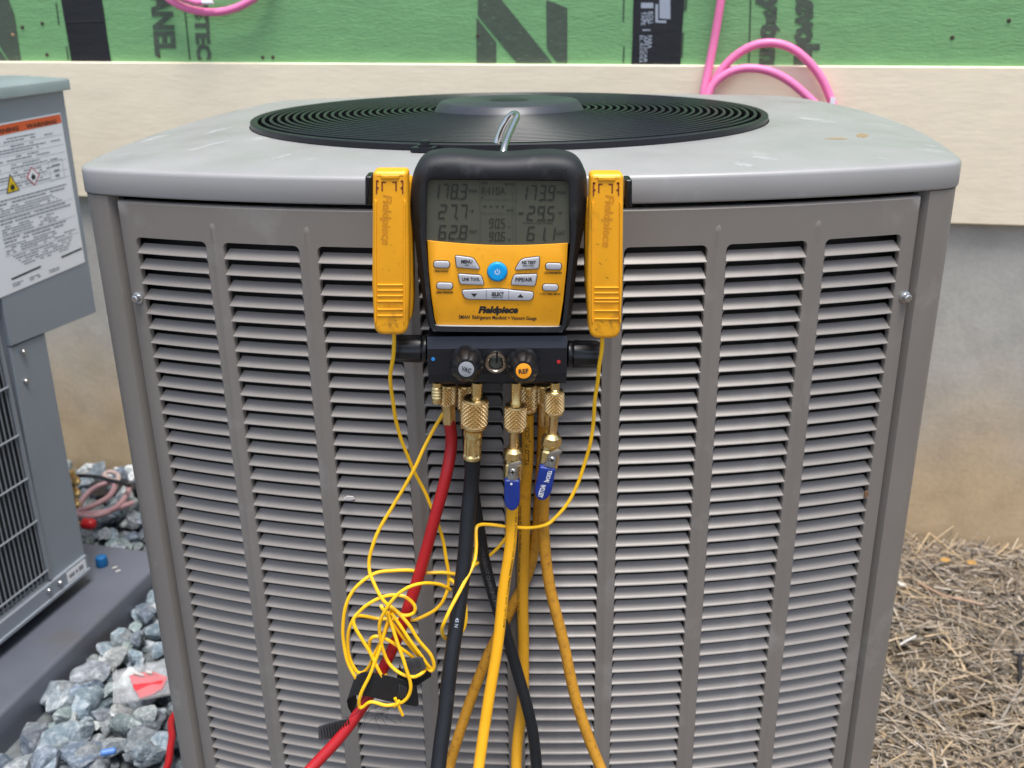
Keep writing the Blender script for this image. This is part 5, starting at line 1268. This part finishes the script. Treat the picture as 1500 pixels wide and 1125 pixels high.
# folded stalk leaning on the wall
V_, F_ = [], []
mb = MB(); mb.tube([G(1330, 830, .02), WPX(1361, 781, .012)], .0022, 6); mb.tube([WPX(1361, 781, .012), G(1412, 822, .03)], .0022, 6)
mb2 = MB(); mb2.tube([G(1344, 853, .045), G(1380, 872, .05), G(1440, 886, .05)], .0025, 6)
o = obj('straw_stalk', mb2, mat('reddish_stalk', (0.36, 0.23, 0.16), .7), None, smooth=True); tag(o, 'long reddish straw stalk lying across the top of the straw', 'straw stalk')
o = obj('straw_stalk', mb, mat('pale_straw', (0.42, 0.32, 0.18), .7), None, smooth=True); tag(o, 'bent pale straw stalk leaning against the concrete foot of the wall', 'straw stalk')
for x, y, lab_ in ((1384, 822, 'yellow dead leaf at the wall foot, beside the bent stalk'), (1423, 826, 'rightmost yellow dead leaf at the wall foot, by a dark twig')):
    c = G(x, y, .045); mb = MB(); lp = [(-.011, 0), (-.007, .005), (0, .006), (.009, .004), (.013, 0), (.007, -.004), (-.003, -.005)]
    mb.add([c+Vector((a, b*.6, b*.8+.004*math.cos(a*90))) for a, b in lp] + [c+Vector((0, 0, .004))], [(i, (i+1) % 7, 7) for i in range(7)])
    o = obj('dead_leaf', mb, m_leafy, None, smooth=True); tag(o, lab_, 'leaf', 'dead leaves by the wall')
mb = MB(); mb.tube([G(1424, 834, .03), G(1423.5, 806, .06)], .0012, 6); o = obj('dark_twig', mb, m_blackp, None); tag(o, 'thin dark twig upright by the wall foot at right', 'twig')
for pl, lab_ in (([(1314, 852), (1324, 855), (1327, 858), (1318, 857)], 'white scrap beside the right corner post of the condenser'), ([(1317, 943), (1326, 938), (1341, 930), (1343, 932), (1329, 939), (1319, 945)], 'torn white scrap in the middle of the straw')):
    mb = MB(); tp_ = [G(x, y, .052) for x, y in pl]; n = len(pl); mb.bridge([tp_, [p-ZUP*.002 for p in tp_]], True, True, True)
    o = obj('paper_scrap', mb, m_trash, None); tag(o, lab_, 'scrap', 'white scraps in the straw')
mb = MB(); mb.tube([G(1494, 1006, .03), G(1494, 962, .05)], .0042, 8); mb.tube([G(1484, 958, .05), G(1520, 962, .05)], .0035, 8)
o = obj('ground_stake', mb, m_blackp, None, smooth=True); tag(o, 'black ground stake in the straw at the right edge', 'stake')

# ================================================================== SMALL THINGS ON THE LEFT
# coil of dull pink tube by the wall
ct = thing('tube_coil', 'dull pink tubing coiled on the stones behind the outdoor units', 'tubing', G(160, 740, .05))
def zc(x, y, z=.075):
    px, py = 90+x/5.625, 660+y/5.625; q = G(px, py, z); lim = wall_y(q.x)-.015
    return q if q.y < lim else P(px, py, lim)
def wall_y(x): return W_O.y - math.tan(WY)*x
pts = [(590, 430, .07), (520, 455, .072), (440, 480, .075), (350, 520, .08), (250, 545, .08), (160, 535, .08), (135, 495, .085), (160, 430, .09), (220, 350, .10), (310, 290, .11), (400, 265, .11), (440, 290, .11), (400, 370, .10), (310, 430, .095), (200, 480, .09), (150, 500, .085), (220, 520, .08), (380, 500, .08), (480, 440, .08), (550, 340, .09), (540, 280, .10)]
mb = MB(); mb.tube(crom([zc(*q) for q in pts], 7), .0068, 10); obj('tube', mb, m_pink2, ct, smooth=True)
pts = [(455, 275, .10), (470, 215, .10), (430, 180, .11), (380, 178, .11), (355, 205, .11), (385, 235, .105), (460, 255, .10)]
mb = MB(); mb.tube(crom([zc(*q) for q in pts], 7), .0055, 10); obj('tube_end', mb, mat('pale_pink_tube', (0.55, 0.42, 0.38), .45), ct, smooth=True)
bc = MB(); bc.tube(crom([zc(x, y, .12) for x, y in ((40, 225), (130, 208), (230, 210), (320, 222), (400, 245), (480, 262), (560, 290))], 7), .005, 8)
o = obj('black_cable', bc, m_plast, None, smooth=True); tag(o, 'black cable along the wall above the pink tube coil', 'cable')
mb = MB(); lp = []
q0 = G(158, 735, .03)
for k in range(14):
    a = 2*math.pi*k/14; r_ = .085+.02*math.sin(3*a+1); lp.append(Vector((q0.x-.005+r_*1.25*math.cos(a), q0.y+.06+r_*.75*math.sin(a), 0)))
mb.bridge([[p+ZUP*z for p in l] for l, z in ((lp, .01), ([q0+(p-Vector((q0.x, q0.y, 0)))*.95 - ZUP*q0.z for p in lp], .04), ([q0+(p-Vector((q0.x, q0.y, 0)))*.6-ZUP*q0.z for p in lp], .052))], True, True, True)
o = obj('black_bag', mb, mat('crumpled_black_plastic', (0.012, 0.012, 0.016), .35, bump=.8, bscale=40, bdist=.01), None, smooth=True); tag(o, 'crumpled black plastic inside the coil of pink tube', 'plastic')
# service valves on the neighbour
vs_ = thing('service_valve', 'brass service valve on back of the blue-grey outdoor unit', 'valve', NP(.05, .25, -.05))
for y in (705, 722, 738, 768):
    A = P(98, y, 2.0); B = P(117, y+1, 2.0); mb = MB(); mb.lathe(A, B, [(0, .010), (.3, .010), (.35, .013), (.8, .013), (.85, .009), (1, .008)], 6); obj('brass_fitting', mb, m_brass, vs_, smooth=True, sharp=20)
mb = MB(); mb.tube([P(103, 690, 2.02), P(105, 800, 2.0)], .012, 10); obj('valve_body', mb, m_brass, vs_, smooth=True)
A = P(121, 767, 2.0); B = P(140, 768, 2.0); mb = MB(); mb.lathe(A, B, [(0, .011), (.1, .013), (.7, .013), (.9, .011), (1, .007), (1, .001)], 20); obj('red_cap', mb, m_redcap, vs_, smooth=True)
c = G(150, 828, .0675); mb = MB(); mb.lathe(c, c+ZUP*.024, [(0, .0125), (.1, .0130), (.75, .0128), (.92, .0115), (1, .008), (1, .0005)], 24); o = obj('bottle_cap', mb, m_bluecap, None, smooth=True); tag(o, 'small blue plastic cap standing on the dark pad', 'cap')
for k, (x, y) in enumerate(((168, 832), (173, 837))):
    c = G(x, y, .068); mb = MB(); mb.box(c+ZUP*.001, .005, .002, .001, (Vector((.8, .6, 0)), Vector((-.6, .8, 0)), ZUP)); o = obj('paper_scrap', mb, m_trash, None); tag(o, ('larger white chip on the dark pad by the blue cap', 'white chip on the dark pad nearest the condenser post')[k], 'scrap', 'white chips on the pad')
# plastic bag with red leaflet
bag = thing('plastic_bag', 'clear plastic bag holding a red leaflet on the stones', 'bag', G(205, 1005, .05))
def bagpt(u, v, h): return G(166+(250-166)*u, 990+(1030-990)*v+(-6+10*u)*0-12*u*(1-v)+(-14*u), h)
NBX = 14; rows = []; rows2 = []
for j in range(9):
    a_ = []; b2 = []
    for i in range(NBX+1):
        u, v = i/NBX, j/8; w = .006*noise.noise(Vector((u*4, v*4, 1)))
        q = G(165+88*u, 983+48*v-20*u+4*v*u, .068+w); a_.append(q); b2.append(q-ZUP*(.004+.006*math.sin(math.pi*u)*math.sin(math.pi*v)))
    rows.append(a_); rows2.append(b2)
mb = MB(); mb.bridge(rows, False); mb.bridge(rows2, False); obj('film', mb, m_bag, bag, smooth=True)
mb = MB(); mb.tube([G(170, 980, .070), G(174, 1030, .070)], .0012, 6); obj('zip_seal', mb, m_bag, bag, smooth=True)
pl = [(189, 990), (200, 986), (226, 984), (245, 992), (238, 1008), (222, 1017), (205, 1022), (196, 1008)]
tp_ = [G(x, y, .0665) for x, y in pl]; mb = MB(); mb.bridge([tp_, [p-ZUP*.003 for p in tp_]], True, True, True); lf = obj('red_leaflet', mb, m_redbag, bag)
for pl in ([(196, 983), (211, 988), (210, 990), (195, 986)], [(214, 981), (223, 983), (222, 987), (214, 985)]):
    tp_ = [G(x, y, .0725) for x, y in pl]; mb = MB(); mb.bridge([tp_, [p-ZUP*.002 for p in tp_]], True, True, True); obj('white_insert', mb, m_trash, bag)
c = G(158, 1103, .06); mb = MB(); mb.lathe(c-Vector((.012, 0, 0)), c+Vector((.012, .006, 0)), [(0, .004), (.1, .006), (.9, .006), (1, .004)], 12); o = obj('bottle_cap', mb, mat('light_blue_plastic', (0.08, 0.2, 0.5), .4), None, smooth=True); tag(o, 'light blue plastic plug among the stones at bottom left', 'plug')

# flecks caught in the louvers
for x, y, mt_, lab_ in ((512, 729, m_trash, 'pale chip of debris resting on a louver left of the red hose'), (1268, 723, m_rust if False else mat('brown_fleck', (0.16, 0.08, 0.04), .7), 'small brown fleck caught at the end of a louver in the rightmost column')):
    p = UM @ front_hit(x, y); mb = MB(); lp = [(-.006, 0), (-.002, .0028), (.004, .0022), (.006, -.0005), (.002, -.002), (-.003, -.0018)] if x < 600 else [(-.002, -.003), (-.0015, .003), (.0015, .0045), (.0025, -.001), (.001, -.004)]
    a_ = [p+Vector((u, -.0025, v)) for u, v in lp]; mb.bridge([a_, [q+Vector((0, .002, 0)) for q in a_]], True, True, True)
    o = obj('debris_fleck', mb, mt_, None); tag(o, lab_, 'debris')
